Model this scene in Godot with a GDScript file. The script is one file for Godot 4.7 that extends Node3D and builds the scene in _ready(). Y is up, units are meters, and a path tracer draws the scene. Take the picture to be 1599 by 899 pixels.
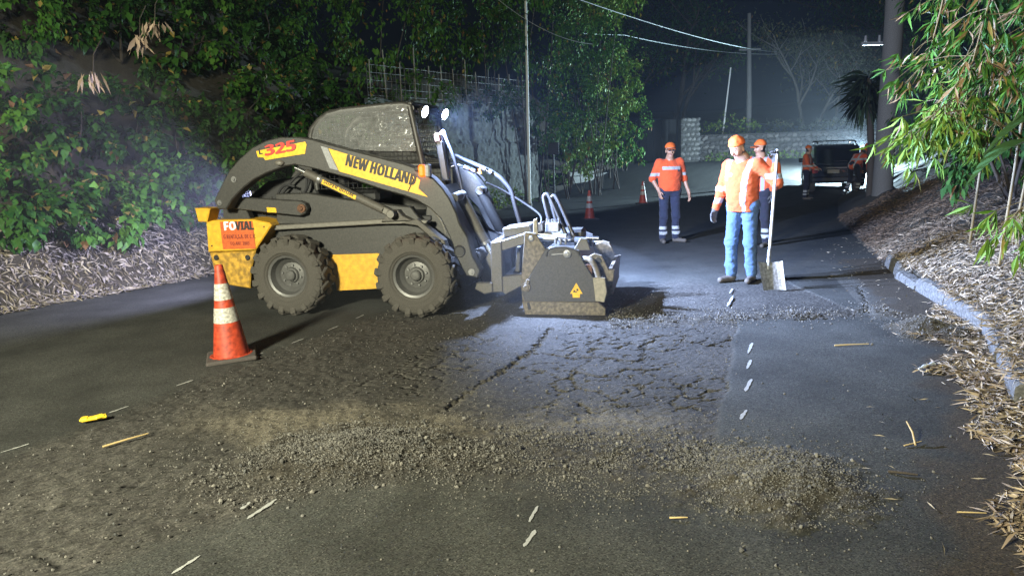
extends Node3D
# Night road works: a skid-steer loader with a cold planer on a curved road between planted banks.
# x is right, y is up; d below always means metres in front of the camera (d = -z).

const LE := [-11.0, -3.0, -8.0, 3.5, -5.89, 8.34, -4.68, 10.73, -1.0, 20.0, 0.3, 27.0, 2.9, 33.0, 6.2, 38.5, 8.0, 44.0, 9.0, 60.0]
const RE := [-0.6, -3.0, 1.35, 1.2, 2.5, 3.25, 3.97, 6.02, 4.51, 8.37, 4.8, 9.24, 7.26, 16.28, 10.2, 23.0, 13.9, 30.0, 17.6, 36.0, 20.0, 39.0, 22.0, 60.0]

var rng := RandomNumberGenerator.new()
var n_big := FastNoiseLite.new()
var n_mid := FastNoiseLite.new()
var n_fine := FastNoiseLite.new()
var M := {}
var T := {}
var taken := {}

class MB:
	var v := PackedVector3Array()
	var n := PackedVector3Array()
	var c := PackedColorArray()
	var i := PackedInt32Array()
	var col := Color(1, 1, 1)
	func vert(p: Vector3, nn: Vector3) -> int:
		v.append(p); n.append(nn); c.append(col)
		return v.size() - 1
	func tri(a: Vector3, b: Vector3, d: Vector3, na: Vector3, nb: Vector3, nd: Vector3) -> void:
		var g := (b - a).cross(d - a)
		var k := v.size()
		v.append(a); v.append(b); v.append(d)
		n.append(na); n.append(nb); n.append(nd)
		c.append(col); c.append(col); c.append(col)
		if g.dot(na + nb + nd) > 0.0:
			i.append(k); i.append(k + 2); i.append(k + 1)
		else:
			i.append(k); i.append(k + 1); i.append(k + 2)
	func ftri(a: Vector3, b: Vector3, d: Vector3, nn: Vector3) -> void:
		tri(a, b, d, nn, nn, nn)
	func quad(a: Vector3, b: Vector3, d: Vector3, e: Vector3, nn: Vector3) -> void:
		ftri(a, b, d, nn); ftri(a, d, e, nn)
	# box with chamfered edges
	func box(ce: Vector3, size: Vector3, bev := 0.008, ba := Basis()) -> void:
		var h := size * 0.5
		var b := minf(bev, minf(h.x, minf(h.y, h.z)) * 0.7)
		for ax in 3:
			var u := (ax + 1) % 3
			var w := (ax + 2) % 3
			for s: float in [-1.0, 1.0]:
				var nn := Vector3.ZERO
				nn[ax] = s
				var ps := []
				for q in [[-1.0, -1.0], [1.0, -1.0], [1.0, 1.0], [-1.0, 1.0]]:
					var p := Vector3.ZERO
					p[ax] = s * h[ax]; p[u] = q[0] * (h[u] - b); p[w] = q[1] * (h[w] - b)
					ps.append(ce + ba * p)
				quad(ps[0], ps[1], ps[2], ps[3], ba * nn)
		for ax in 3:
			var u := (ax + 1) % 3
			var w := (ax + 2) % 3
			for su: float in [-1.0, 1.0]:
				for sw: float in [-1.0, 1.0]:
					var nn := Vector3.ZERO
					nn[u] = su * 0.7071; nn[w] = sw * 0.7071
					var p0 := Vector3.ZERO
					var p1 := Vector3.ZERO
					p0[u] = su * h[u]; p0[w] = sw * (h[w] - b)
					p1[u] = su * (h[u] - b); p1[w] = sw * h[w]
					var e := h[ax] - b
					var a0 := p0; a0[ax] = -e
					var a1 := p0; a1[ax] = e
					var c0 := p1; c0[ax] = -e
					var c1 := p1; c1[ax] = e
					quad(ce + ba * a0, ce + ba * a1, ce + ba * c1, ce + ba * c0, ba * nn)
		for sx: float in [-1.0, 1.0]:
			for sy: float in [-1.0, 1.0]:
				for sz: float in [-1.0, 1.0]:
					var k := Vector3(sx, sy, sz)
					ftri(ce + ba * (k * Vector3(h.x, h.y - b, h.z - b)), ce + ba * (k * Vector3(h.x - b, h.y, h.z - b)), ce + ba * (k * Vector3(h.x - b, h.y - b, h.z)), ba * (k / sqrt(3.0)))
	# tube through points with a radius at each
	func tube(pts: Array, rad: Array, sides := 10, caps := true) -> void:
		var rings := []
		var norms := []
		var prev := Vector3.ZERO
		for k in pts.size():
			var t: Vector3
			if k == 0: t = pts[1] - pts[0]
			elif k == pts.size() - 1: t = pts[k] - pts[k - 1]
			else: t = (pts[k + 1] - pts[k]).normalized() + (pts[k] - pts[k - 1]).normalized()
			t = t.normalized()
			var u := prev
			if k == 0:
				u = t.cross(Vector3(0.31, 0.9, 0.2)).normalized()
			u = (u - t * u.dot(t)).normalized()
			prev = u
			var w := t.cross(u)
			var ring := []
			var nr := []
			var r: float = rad[mini(k, rad.size() - 1)]
			for s in sides:
				var a := TAU * s / sides
				var o := u * cos(a) + w * sin(a)
				nr.append(o); ring.append(pts[k] + o * r)
			rings.append(ring); norms.append(nr)
		for k in pts.size() - 1:
			for s in sides:
				var q := (s + 1) % sides
				tri(rings[k][s], rings[k][q], rings[k + 1][q], norms[k][s], norms[k][q], norms[k + 1][q])
				tri(rings[k][s], rings[k + 1][q], rings[k + 1][s], norms[k][s], norms[k + 1][q], norms[k + 1][s])
		if caps:
			for e in [0, pts.size() - 1]:
				var t2: Vector3 = (pts[0] - pts[1]) if e == 0 else (pts[e] - pts[e - 1])
				t2 = t2.normalized()
				for s in range(1, sides - 1):
					ftri(rings[e][0], rings[e][s], rings[e][s + 1], t2)
	func cyl(a: Vector3, b: Vector3, r: float, sides := 14, bev := 0.0) -> void:
		if bev > 0.0:
			var t := (b - a).normalized()
			tube([a, a + t * bev, b - t * bev, b], [r - bev, r, r, r - bev], sides)
		else:
			tube([a, b], [r, r], sides)
	# polygon in x,y (flat list of numbers) extruded from z0 to z1 with chamfered rims
	func ext(flat: Array, z0: float, z1: float, bev := 0.008, smooth_deg := 32.0) -> void:
		var p := PackedVector2Array()
		for k in flat.size() / 2:
			p.append(Vector2(flat[2 * k], flat[2 * k + 1]))
		var area := 0.0
		for k in p.size():
			area += p[k].cross(p[(k + 1) % p.size()])
		if area < 0.0: p.reverse()
		var m := p.size()
		var en := []
		for k in m:
			var e := p[(k + 1) % m] - p[k]
			en.append(Vector2(e.y, -e.x).normalized())
		var ins := PackedVector2Array()
		var vn := []
		for k in m:
			var a: Vector2 = en[(k + m - 1) % m]
			var b: Vector2 = en[k]
			var mid := (a + b).normalized()
			ins.append(p[k] - mid * bev / maxf(0.4, mid.dot(a)))
			vn.append(mid)
		var cs := cos(deg_to_rad(smooth_deg))
		for k in m:
			var q := (k + 1) % m
			var e: Vector2 = en[k]
			var na: Vector2 = vn[k] if e.dot(en[(k + m - 1) % m]) > cs else e
			var nb: Vector2 = vn[q] if e.dot(en[q]) > cs else e
			var a3 := Vector3(na.x, na.y, 0)
			var b3 := Vector3(nb.x, nb.y, 0)
			var A0 := Vector3(p[k].x, p[k].y, z0 + bev)
			var A1 := Vector3(p[k].x, p[k].y, z1 - bev)
			var B0 := Vector3(p[q].x, p[q].y, z0 + bev)
			var B1 := Vector3(p[q].x, p[q].y, z1 - bev)
			tri(A0, B0, B1, a3, b3, b3); tri(A0, B1, A1, a3, b3, a3)
			if bev > 0.0:
				var C1 := Vector3(ins[k].x, ins[k].y, z1)
				var D1 := Vector3(ins[q].x, ins[q].y, z1)
				var C0 := Vector3(ins[k].x, ins[k].y, z0)
				var D0 := Vector3(ins[q].x, ins[q].y, z0)
				var fa := (a3 + Vector3(0, 0, 1)).normalized()
				var fb := (b3 + Vector3(0, 0, 1)).normalized()
				tri(A1, B1, D1, fa, fb, fb); tri(A1, D1, C1, fa, fb, fa)
				fa = (a3 - Vector3(0, 0, 1)).normalized()
				fb = (b3 - Vector3(0, 0, 1)).normalized()
				tri(A0, B0, D0, fa, fb, fb); tri(A0, D0, C0, fa, fb, fa)
		var ids := Geometry2D.triangulate_polygon(ins)
		if ids.is_empty():
			print("triangulation failed ", flat)
		for k in ids.size() / 3:
			var a := ins[ids[3 * k]]
			var b := ins[ids[3 * k + 1]]
			var d := ins[ids[3 * k + 2]]
			ftri(Vector3(a.x, a.y, z1), Vector3(b.x, b.y, z1), Vector3(d.x, d.y, z1), Vector3(0, 0, 1))
			ftri(Vector3(a.x, a.y, z0), Vector3(b.x, b.y, z0), Vector3(d.x, d.y, z0), Vector3(0, 0, -1))
	# profile [r, h, r, h ...] turned about an axis through ce
	func lathe(prof: Array, ce: Vector3, axis: Vector3, sides := 28) -> void:
		var t := axis.normalized()
		var u := t.cross(Vector3(0.13, 0.97, 0.21)).normalized()
		var w := t.cross(u)
		var m := prof.size() / 2
		for k in m - 1:
			var r0: float = prof[2 * k]
			var h0: float = prof[2 * k + 1]
			var r1: float = prof[2 * k + 2]
			var h1: float = prof[2 * k + 3]
			var sl := Vector2(h1 - h0, -(r1 - r0)).normalized()
			for s in sides:
				var a := TAU * s / sides
				var b := TAU * (s + 1) / sides
				var oa := u * cos(a) + w * sin(a)
				var ob := u * cos(b) + w * sin(b)
				var na := oa * sl.x + t * sl.y
				var nb := ob * sl.x + t * sl.y
				var A := ce + oa * r0 + t * h0
				var B := ce + ob * r0 + t * h0
				var C := ce + ob * r1 + t * h1
				var D := ce + oa * r1 + t * h1
				if r0 > 0.0001: tri(A, B, C, na, nb, nb)
				if r1 > 0.0001: tri(A, C, D, na, nb, na)
	func ball(ce: Vector3, r: Vector3, seg := 10) -> void:
		for a in seg:
			var t0 := PI * a / seg - PI / 2
			var t1 := PI * (a + 1) / seg - PI / 2
			for b in seg * 2:
				var p0 := TAU * b / (seg * 2)
				var p1 := TAU * (b + 1) / (seg * 2)
				var q := [Vector3(cos(t0) * cos(p0), sin(t0), cos(t0) * sin(p0)), Vector3(cos(t0) * cos(p1), sin(t0), cos(t0) * sin(p1)), Vector3(cos(t1) * cos(p1), sin(t1), cos(t1) * sin(p1)), Vector3(cos(t1) * cos(p0), sin(t1), cos(t1) * sin(p0))]
				if a > 0: tri(ce + q[0] * r, ce + q[1] * r, ce + q[2] * r, q[0], q[1], q[2])
				if a < seg - 1: tri(ce + q[0] * r, ce + q[2] * r, ce + q[3] * r, q[0], q[2], q[3])
	func mesh() -> ArrayMesh:
		var arr := []
		arr.resize(Mesh.ARRAY_MAX)
		arr[Mesh.ARRAY_VERTEX] = v
		arr[Mesh.ARRAY_NORMAL] = n
		arr[Mesh.ARRAY_COLOR] = c
		arr[Mesh.ARRAY_INDEX] = i
		var m := ArrayMesh.new()
		m.add_surface_from_arrays(Mesh.PRIMITIVE_TRIANGLES, arr)
		return m

# ---------- naming and placing ----------
func numbered(called: String) -> String:
	if not taken.has(called):
		taken[called] = 0
		return called
	taken[called] += 1
	return "%s_%03d" % [called, taken[called]]

func tag(o: Node, label: String, category: String, group := "", kind := "") -> void:
	if label != "": o.set_meta("label", label)
	if category != "": o.set_meta("category", category)
	if group != "": o.set_meta("group", group)
	if kind != "": o.set_meta("kind", kind)

func thing(called: String, label: String, category: String, at := Vector3.ZERO, turn := 0.0, group := "") -> Node3D:
	var o := Node3D.new()
	o.name = numbered(called)
	add_child(o)
	o.position = at
	o.rotation.y = turn
	tag(o, label, category, group)
	return o

func node(called: String, parent: Node, at := Vector3.ZERO) -> Node3D:
	var o := Node3D.new()
	o.name = called
	parent.add_child(o, true)
	o.position = at
	return o

func put(mesh: Mesh, called: String, m: Material, parent: Node, at := Vector3.ZERO) -> MeshInstance3D:
	var o := MeshInstance3D.new()
	o.mesh = mesh
	o.name = numbered(called) if parent == self else called
	o.material_override = m
	parent.add_child(o, true)
	o.position = at
	return o

func part(b: MB, called: String, m: Material, parent: Node, at := Vector3.ZERO) -> MeshInstance3D:
	return put(b.mesh(), called, m, parent, at)

func bx(called: String, m: Material, parent: Node, ce: Vector3, size: Vector3, bev := 0.008, ba := Basis()) -> MeshInstance3D:
	var b := MB.new()
	b.box(ce, size, bev, ba)
	return part(b, called, m, parent)

func rod(called: String, m: Material, parent: Node, pts: Array, rad: Array, sides := 10) -> MeshInstance3D:
	var b := MB.new()
	b.tube(pts, rad, sides)
	return part(b, called, m, parent)

func plate(called: String, m: Material, parent: Node, flat: Array, z0: float, z1: float, bev := 0.006) -> MeshInstance3D:
	var b := MB.new()
	b.ext(flat, z0, z1, bev)
	return part(b, called, m, parent)

func P(x: float, d: float, y := 0.0) -> Vector3:
	return Vector3(x, y, -d)

func smooth_path(pts: Array, per := 5) -> Array:
	var out := []
	for k in pts.size() - 1:
		var a: Vector3 = pts[maxi(k - 1, 0)]
		var b: Vector3 = pts[k]
		var c: Vector3 = pts[k + 1]
		var d: Vector3 = pts[mini(k + 2, pts.size() - 1)]
		for s in per:
			out.append(b.cubic_interpolate(c, a, d, float(s) / per))
	out.append(pts[-1])
	return out

# ---------- materials ----------
func noise_tex(freq: float, sd: int, lo: float, hi: float, octaves := 4, size := 512, cell := false) -> NoiseTexture2D:
	var f := FastNoiseLite.new()
	f.seed = sd
	f.frequency = freq
	f.noise_type = FastNoiseLite.TYPE_CELLULAR if cell else FastNoiseLite.TYPE_SIMPLEX_SMOOTH
	f.fractal_octaves = octaves
	var t := NoiseTexture2D.new()
	t.width = size; t.height = size
	t.seamless = true
	t.generate_mipmaps = false
	t.noise = f
	var g := Gradient.new()
	g.set_color(0, Color(lo, lo, lo))
	g.set_color(1, Color(hi, hi, hi))
	t.color_ramp = g
	return t

func mask_tex(freq: float, sd: int, from: float, to: float, octaves := 5) -> NoiseTexture2D:
	var t := noise_tex(freq, sd, 0, 1, octaves)
	var g := Gradient.new()
	g.offsets = PackedFloat32Array([from, to])
	g.colors = PackedColorArray([Color(0, 0, 0), Color(1, 1, 1)])
	t.color_ramp = g
	return t

func soft_mask(freq: float, sd: int, lo: float, hi: float) -> NoiseTexture2D:
	var t := noise_tex(freq, sd, lo, hi, 6)
	var g := Gradient.new()
	g.offsets = PackedFloat32Array([0.2, 0.8])
	g.colors = PackedColorArray([Color(lo, lo, lo), Color(hi, hi, hi)])
	t.color_ramp = g
	return t

# crushed-stone grain of a worn asphalt surface: grey binder, dark pits and pale chips
func aggregate_tex(size: int, sd: int) -> ImageTexture:
	var r := RandomNumberGenerator.new()
	r.seed = sd
	var im := Image.create(size, size, false, Image.FORMAT_RGB8)
	im.fill(Color(0.66, 0.66, 0.66))
	for k in size * size / 3:
		var g := r.randf_range(0.34, 0.90)
		if r.randf() < 0.03: g = 1.0
		var w := 1 + r.randi() % 3
		im.fill_rect(Rect2i(r.randi() % size, r.randi() % size, w, 1 + r.randi() % 2), Color(g, g * 0.99, g * 0.96))
	return ImageTexture.create_from_image(im)

func flat_tex(c: Color) -> ImageTexture:
	var im := Image.create(4, 4, false, Image.FORMAT_RGBA8)
	im.fill(c.linear_to_srgb())
	return ImageTexture.create_from_image(im)

func lin(r: float, g: float, b: float, a := 1.0) -> Color:
	return Color(r, g, b, a).linear_to_srgb()

# base colour in linear values; grain = a texture of T; dust = a mask of T
func mat(called: String, c: Color, rough := 0.7, metal := 0.0, grain := "", scale := 2.0, bump := 0.0, dust := "", bumptex := "grain") -> StandardMaterial3D:
	var m := StandardMaterial3D.new()
	m.resource_name = called
	m.albedo_color = c.linear_to_srgb()
	m.roughness = rough
	m.metallic = metal
	if grain != "" or bump != 0.0 or dust != "":
		m.uv1_triplanar = true
		m.uv1_scale = Vector3.ONE * scale
	if grain != "": m.albedo_texture = T[grain]
	if bump != 0.0:
		m.heightmap_enabled = true
		m.heightmap_texture = T[bumptex]
		m.heightmap_scale = bump
	if dust != "":
		m.detail_enabled = true
		m.detail_blend_mode = BaseMaterial3D.BLEND_MODE_MIX
		m.detail_albedo = T["dust_colour"]
		m.detail_mask = T[dust]
	M[called] = m
	return m

func vmat(called: String, rough := 0.8, grain := "", scale := 2.0, bump := 0.0, back := Color.BLACK, bumptex := "grain") -> StandardMaterial3D:
	var m := mat(called, Color(1, 1, 1), rough, 0.0, grain, scale, bump, "", bumptex)
	m.vertex_color_use_as_albedo = true
	if back != Color.BLACK:
		m.backlight_enabled = true
		m.backlight = back
	return m

# ---------- terrain ----------
func along(list: Array, d: float) -> float:
	var m := list.size() / 2
	if d <= list[1]: return list[0]
	for k in m - 1:
		if d <= list[2 * k + 3]:
			return lerpf(list[2 * k], list[2 * k + 2], (d - list[2 * k + 1]) / (list[2 * k + 3] - list[2 * k + 1]))
	return list[-2]

func road_y(d: float) -> float:
	var y := -0.016 * clampf(d - 8.0, 0.0, 22.0)
	if d > 28.0:
		var t := clampf((d - 28.0) / 11.0, 0.0, 1.0)
		y += 1.05 * t * t * (3.0 - 2.0 * t)
	return y

func land_y(x: float, d: float) -> float:
	var y := road_y(d)
	var l := along(LE, d)
	var r := along(RE, d)
	if x < l:
		var s := (l - x) * 0.92
		var near := clampf((21.0 - d) / 3.0, 0.0, 1.0)
		var a := 0.06 + 0.8 * s if s < 1.4 else 1.18 + 1.5 * (s - 1.4)
		var b := 0.05 + 0.32 * s if s < 2.2 else 0.75 + 1.3 * maxf(0.0, s - 3.2)
		if s > 4.5 and near > 0.0: a = 5.83 + 0.25 * (s - 4.5)
		if s > 6.0: b = minf(b, 4.4 + 0.2 * (s - 6.0))
		y += lerpf(b, a, near) * minf(1.0, s * 4.0)
		y += 0.12 * n_mid.get_noise_2d(x * 3.0, d * 3.0) * minf(1.0, s)
	elif x > r:
		var s := (x - r) * 0.92
		var kerbed := clampf((10.0 - d) * 2.0, 0.0, 1.0) * clampf((d - 4.4) * 2.0, 0.0, 1.0)
		var a := lerpf(0.42 * s, 0.13 + 0.40 * maxf(0.0, s - 0.18), kerbed)
		if s > 5.0: a = 2.06 + 0.15 * (s - 5.0)
		y += a * lerpf(1.0, clampf((s - 0.14) * 12.0, 0.0, 1.0), kerbed)
		y += (0.10 * n_mid.get_noise_2d(x * 3.0, d * 3.0) + 0.16 * n_big.get_noise_2d(x * 2.0, d * 2.0)) * clampf((s - 0.3) * 1.5, 0.0, 1.0)
	if d > 40.6:
		y = maxf(y, 1.9 + 0.05 * (d - 40.6))
	return y

func yy(x: float, d: float) -> float:
	var l := along(LE, d)
	var r := along(RE, d)
	return road_y(d) if x >= l and x <= r else land_y(x, d)

# ---------- ground, road, gravel ----------
const CRACKS := [[-0.485, 4.597, -0.337, 4.972, -0.068, 5.482, 0.177, 6.112, 0.352, 6.783], [0.546, 5.858, 0.631, 5.906, 0.743, 6.171, 0.852, 6.124, 1.018, 6.133], [1.0, 5.575, 1.076, 5.907, 1.148, 6.214, 1.352, 6.39], [0.233, 5.899, 0.339, 5.827, 0.469, 5.697, 0.581, 5.739, 0.786, 5.657, 0.897, 5.588, 1.0, 5.575], [0.541, 5.801, 0.606, 5.68, 0.456, 5.383, 0.411, 5.196, 0.419, 4.971, 0.319, 4.898, 0.261, 5.032, 0.296, 5.163, 0.411, 5.196], [0.495, 5.329, 0.583, 5.223, 0.722, 5.206, 0.85, 5.386, 0.997, 5.318, 1.144, 5.401, 1.249, 5.544], [0.419, 4.971, 0.569, 4.871, 0.67, 4.661], [0.303, 4.859, 0.239, 4.668, 0.122, 4.606], [0.681, 6.212, 0.839, 6.393], [-0.52, 5.996, -0.322, 6.284, -0.156, 6.464], [0.057, 5.805, 0.17, 5.907, 0.233, 5.899], [-1.148, 5.207, -0.922, 5.585, -0.771, 6.031, -0.578, 6.321], [-0.946, 5.419, -0.769, 5.566, -0.577, 5.666], [-2.368, 3.346, -2.22, 3.469, -2.077, 3.565, -1.981, 3.709], [-2.321, 3.047, -2.101, 2.968, -1.929, 2.866], [2.616, 6.701, 2.927, 6.732, 3.322, 6.806], [3.945, 8.271, 3.626, 7.417, 3.392, 6.851]]
const DASHES := [[-3.048, 4.124, -2.959, 4.251], [-2.754, 4.764, -2.682, 4.896], [-2.528, 5.301, -2.459, 5.433], [-2.257, 6.004, -2.161, 6.171], [-2.004, 6.47, -1.942, 6.645], [-1.794, 6.945, -1.728, 7.12], [-1.623, 7.442, -1.57, 7.615], [-1.427, 2.758, -1.366, 2.89], [-1.272, 3.193, -1.187, 3.371], [-1.331, 3.284, -1.312, 3.354], [0.04, 3.082, 0.086, 3.231], [0.012, 2.866, 0.066, 3.006], [1.346, 4.222, 1.435, 4.38], [1.541, 4.74, 1.671, 5.008], [1.717, 5.251, 1.818, 5.476], [1.855, 5.653, 1.983, 5.951], [2.201, 7.403, 2.411, 7.907], [2.419, 8.052, 2.534, 8.34]]
# heaps of planed asphalt: x, d, half length x, half length d, height
const HEAPS := [[-0.92, 3.98, 0.60, 0.42, 0.075], [-0.25, 3.93, 0.80, 0.52, 0.028], [0.45, 3.76, 0.85, 0.52, 0.024], [1.26, 3.40, 0.48, 0.44, 0.085], [0.75, 3.62, 0.60, 0.42, 0.022], [-1.25, 3.70, 0.60, 0.44, 0.018], [3.55, 6.15, 0.30, 0.32, 0.14]]

var n_web := FastNoiseLite.new()

func seg_dist(px: float, py: float, ax: float, ay: float, bx_: float, by: float) -> float:
	var dx := bx_ - ax
	var dy := by - ay
	var t := clampf(((px - ax) * dx + (py - ay) * dy) / (dx * dx + dy * dy + 1e-9), 0.0, 1.0)
	return Vector2(px - ax - dx * t, py - ay - dy * t).length()

func heap_y(x: float, d: float) -> float:
	var y := 0.0
	if d < 2.4 or d > 7.2: return 0.0
	for h in HEAPS:
		var q: float = ((x - h[0]) / h[2]) ** 2 + ((d - h[1]) / h[3]) ** 2
		if q < 3.0:
			y = maxf(y, h[4] * maxf(0.0, 1.0 - sqrt(q) * 0.92 + 0.30 * n_mid.get_noise_2d(x * 11.0, d * 11.0)) + y * 0.35)
	if d > 6.5:  # windrow of loose millings along the cut
		var w := absf(d - 6.92 - 0.06 * n_mid.get_noise_2d(x * 5.0, 3.0)) / 0.20
		if x > 0.9 and x < 3.6 and w < 1.0:
			y = maxf(y, 0.020 * (1.0 - w * w) * clampf(0.7 + 2.0 * n_mid.get_noise_2d(x * 8.0, d * 8.0), 0.0, 1.3))
	return y

func milled(x: float, d: float) -> float:
	# 1 where the old surface was planed and is dirty, 0 on sound asphalt
	var xl := -3.01 + (d - 4.19) * 0.4306
	var xr := 1.19 + (d - 4.1) * 0.352
	var wob := 0.10 * n_mid.get_noise_2d(x * 4.0, d * 4.0) + 0.03 * n_fine.get_noise_2d(x * 9.0, d * 9.0)
	var a := clampf((x - xl + wob) * 6.0, 0.0, 1.0)
	var b := clampf((xr - x + wob * 0.35) * 40.0, 0.0, 1.0)
	if d > 6.75: b = 1.0 if d < 9.4 and x < 3.3 else 0.0
	var df := 3.5 + minf(0.0, x + 0.9) * 0.9
	var front := clampf((d - df + wob * 2.0) * 4.0, 0.0, 1.0)
	var far := clampf((9.2 - d + wob * 4.0) * 1.2, 0.0, 1.0)
	return a * b * front * far

func make_ground() -> void:
	var ss := [0.0, 0.12, 0.2, 0.32, 0.5, 0.75, 1.0, 1.3, 1.6, 2.0, 2.5, 3.0, 3.6, 4.3, 5.2, 6.5, 8.5, 12.0, 20.0, 40.0, 90.0]
	var dd := []
	var q := -3.0
	while q < 62.0:
		dd.append(q)
		q += 0.25 if q < 14.0 else 0.6
	for e in [70.0, 90.0, 130.0, 220.0]: dd.append(e)
	var b := MB.new()
	for side in [-1.0, 1.0]:
		var first := b.v.size()
		for d: float in dd:
			var e := along(LE if side < 0 else RE, d)
			for s: float in ss:
				var x: float = e + side * s / 0.92
				var y := land_y(x, d) - (0.004 if s == 0.0 else 0.0)
				var g := Vector3(land_y(x - 0.1, d) - land_y(x + 0.1, d), 0.2, land_y(x, d + 0.1) - land_y(x, d - 0.1)).normalized()
				var t := n_mid.get_noise_2d(x * 6.0, d * 6.0) * 0.5 + 0.5
				b.col = Color(0.048, 0.040, 0.026).lerp(Color(0.095, 0.076, 0.050), t)
				b.vert(Vector3(x, y, -d), g)
		var w := ss.size()
		for r in dd.size() - 1:
			for k in w - 1:
				var a := first + r * w + k
				if side > 0:
					b.i.append_array([a, a + w, a + w + 1, a, a + w + 1, a + 1])
				else:
					b.i.append_array([a, a + w + 1, a + w, a, a + 1, a + w + 1])
	b.col = Color(0.07, 0.07, 0.045)
	b.quad(Vector3(-400, -0.75, 120), Vector3(400, -0.75, 120), Vector3(400, -0.75, -500), Vector3(-400, -0.75, -500), Vector3.UP)
	var g := part(b, "ground", M.soil, self)
	tag(g, "brown soil banks and verges on both sides of the road", "ground", "", "structure")

func make_road() -> MeshInstance3D:
	var rows := []
	var q := -3.0
	while q < 60.0:
		rows.append(q)
		if q < 2.0: q += 0.25
		elif q > 4.4 and q < 6.9: q += 0.0125
		elif q < 9.6: q += 0.02
		else: q += 0.04 + (q - 9.6) * 0.03
	var cols := 740
	var nr := rows.size()
	var H := PackedFloat32Array()
	var C := PackedColorArray()
	var X := PackedFloat32Array()
	H.resize(nr * cols); C.resize(nr * cols); X.resize(nr * cols)
	var sound := Color(0.098, 0.100, 0.092)
	var dirty := Color(0.108, 0.102, 0.092)
	var tan := Color(0.30, 0.268, 0.210)
	var grit := Color(0.115, 0.103, 0.083)
	var conc := Color(0.16, 0.155, 0.14)
	for r in nr:
		var d: float = rows[r]
		var l := along(LE, d)
		var rr := along(RE, d)
		var y0 := road_y(d)
		for k in cols:
			var x := lerpf(l, rr, float(k) / (cols - 1))
			var at := r * cols + k
			X[at] = x
			var big := n_big.get_noise_2d(x * 2.0, d * 2.0)
			var mid := n_mid.get_noise_2d(x * 4.0, d * 4.0)
			var y := y0 + 0.012 * big
			var c := sound * (1.0 + 0.40 * mid + 0.40 * big)
			if d > 1.8 and d < 10.4 and x > -5.0:
				var fine := n_fine.get_noise_2d(x * 26.0, d * 26.0)
				var m := milled(x, d)
				var h := heap_y(x, d)
				c = c.lerp(dirty * (1.0 + 0.32 * mid + 0.35 * fine), m)
				var jit := rng.randf_range(-1.0, 1.0)
				c = c * (1.0 + (0.10 + 0.22 * m) * jit)
				y += m * 0.0022 * rng.randf_range(-1.0, 1.0)
				y += m * ((0.004 if d > 4.6 and x > -1.0 else 0.010) * n_fine.get_noise_2d(x * 8.0, d * 8.0) + 0.004 * fine - 0.012) + 0.0015 * fine
				if m > 0.5 and d > 4.45 and d < 6.85 and x > -0.9:
					var wx := x + 0.05 * n_fine.get_noise_2d(x * 7.0, d * 7.0)
					var wd := d + 0.05 * n_fine.get_noise_2d(x * 7.0 + 40.0, d * 7.0)
					var e2 := n_web.get_noise_2d(wx, wd) + 1.0
					var open := 0.055 * clampf(0.30 + 2.4 * n_mid.get_noise_2d(x * 1.6 + 9.0, d * 1.6) + 0.5 * clampf(1.0 - absf(x - 0.6), -1.0, 1.0), 0.0, 1.0)
					if e2 < open:
						y -= 0.026 * smoothstep(0.0, 0.45, 1.0 - e2 / open)
				# dust that settled round the heaps, in drifts with their own outline
				var dz := 1.0 - absf(d - 4.25 + 0.12 * x) / 0.55
				if x > -2.3 and x < 1.2 and dz > 0.0:
					var dm := clampf(dz * 1.5 + 0.9 * mid - 0.25, 0.0, 1.0) * clampf((x + 2.3) * 1.5, 0.0, 1.0) * clampf((1.2 - x) * 2.0, 0.0, 1.0)
					c = c.lerp(tan * (1.0 + 0.15 * fine), 0.85 * dm)
				if h > 0.0:
					c = c.lerp(grit * (1.0 + 0.4 * fine), clampf(h * 40.0, 0.0, 1.0))
					y += h + minf(h, 0.03) * 0.35 * fine
				if x > 3.25 + (d - 6.4) * 0.28 and d > 6.6 and d < 9.2:
					c = conc * (1.0 + 0.3 * mid)
				# straw and soil that drifted off the bank
				var e := (rr - x) - 0.35 - 0.3 * mid
				if e < 0.25: c = c.lerp(Color(0.10, 0.075, 0.048) * (1.0 + 0.4 * fine), clampf(1.0 - e * 4.0, 0.0, 0.8))
			elif d >= 10.4:
				c = sound * (0.85 + 0.3 * mid)
			H[at] = y
			C[at] = c
	# cracks are cut into the surface
	for n in CRACKS.size():
		var cr: Array = CRACKS[n]
		var wid := 0.022 if n == 0 else 0.010
		var dep := 0.045 if n == 0 else 0.028
		for s in cr.size() / 2 - 1:
			var ax: float = cr[2 * s]
			var ay: float = cr[2 * s + 1]
			var ex: float = cr[2 * s + 2]
			var ey: float = cr[2 * s + 3]
			for r in nr:
				var d: float = rows[r]
				if d < minf(ay, ey) - 0.1 or d > maxf(ay, ey) + 0.1: continue
				var step := (X[r * cols + cols - 1] - X[r * cols]) / (cols - 1)
				var k0 := maxi(0, int((minf(ax, ex) - 0.1 - X[r * cols]) / step))
				var k1 := mini(cols - 1, int((maxf(ax, ex) + 0.1 - X[r * cols]) / step) + 1)
				for k in range(k0, k1 + 1):
					var at := r * cols + k
					var x := X[at]
					var o := 0.045 * n_fine.get_noise_2d(x * 14.0, d * 14.0)
					var di := seg_dist(x + o, d - o, ax, ay, ex, ey)
					var ww := wid * (0.75 + 0.8 * n_mid.get_noise_2d(x * 9.0, d * 9.0 + 50.0))
					if di < ww * 2.5:
						var f := exp(-(di / maxf(ww, 0.006)) ** 2 * 1.2)
						H[at] -= dep * f
						if n == 0 or n % 3 == 0: C[at] = C[at].lerp(Color(0.115, 0.085, 0.05), 0.35 * f)
	var b := MB.new()
	b.v.resize(nr * cols); b.n.resize(nr * cols); b.c = C
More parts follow.
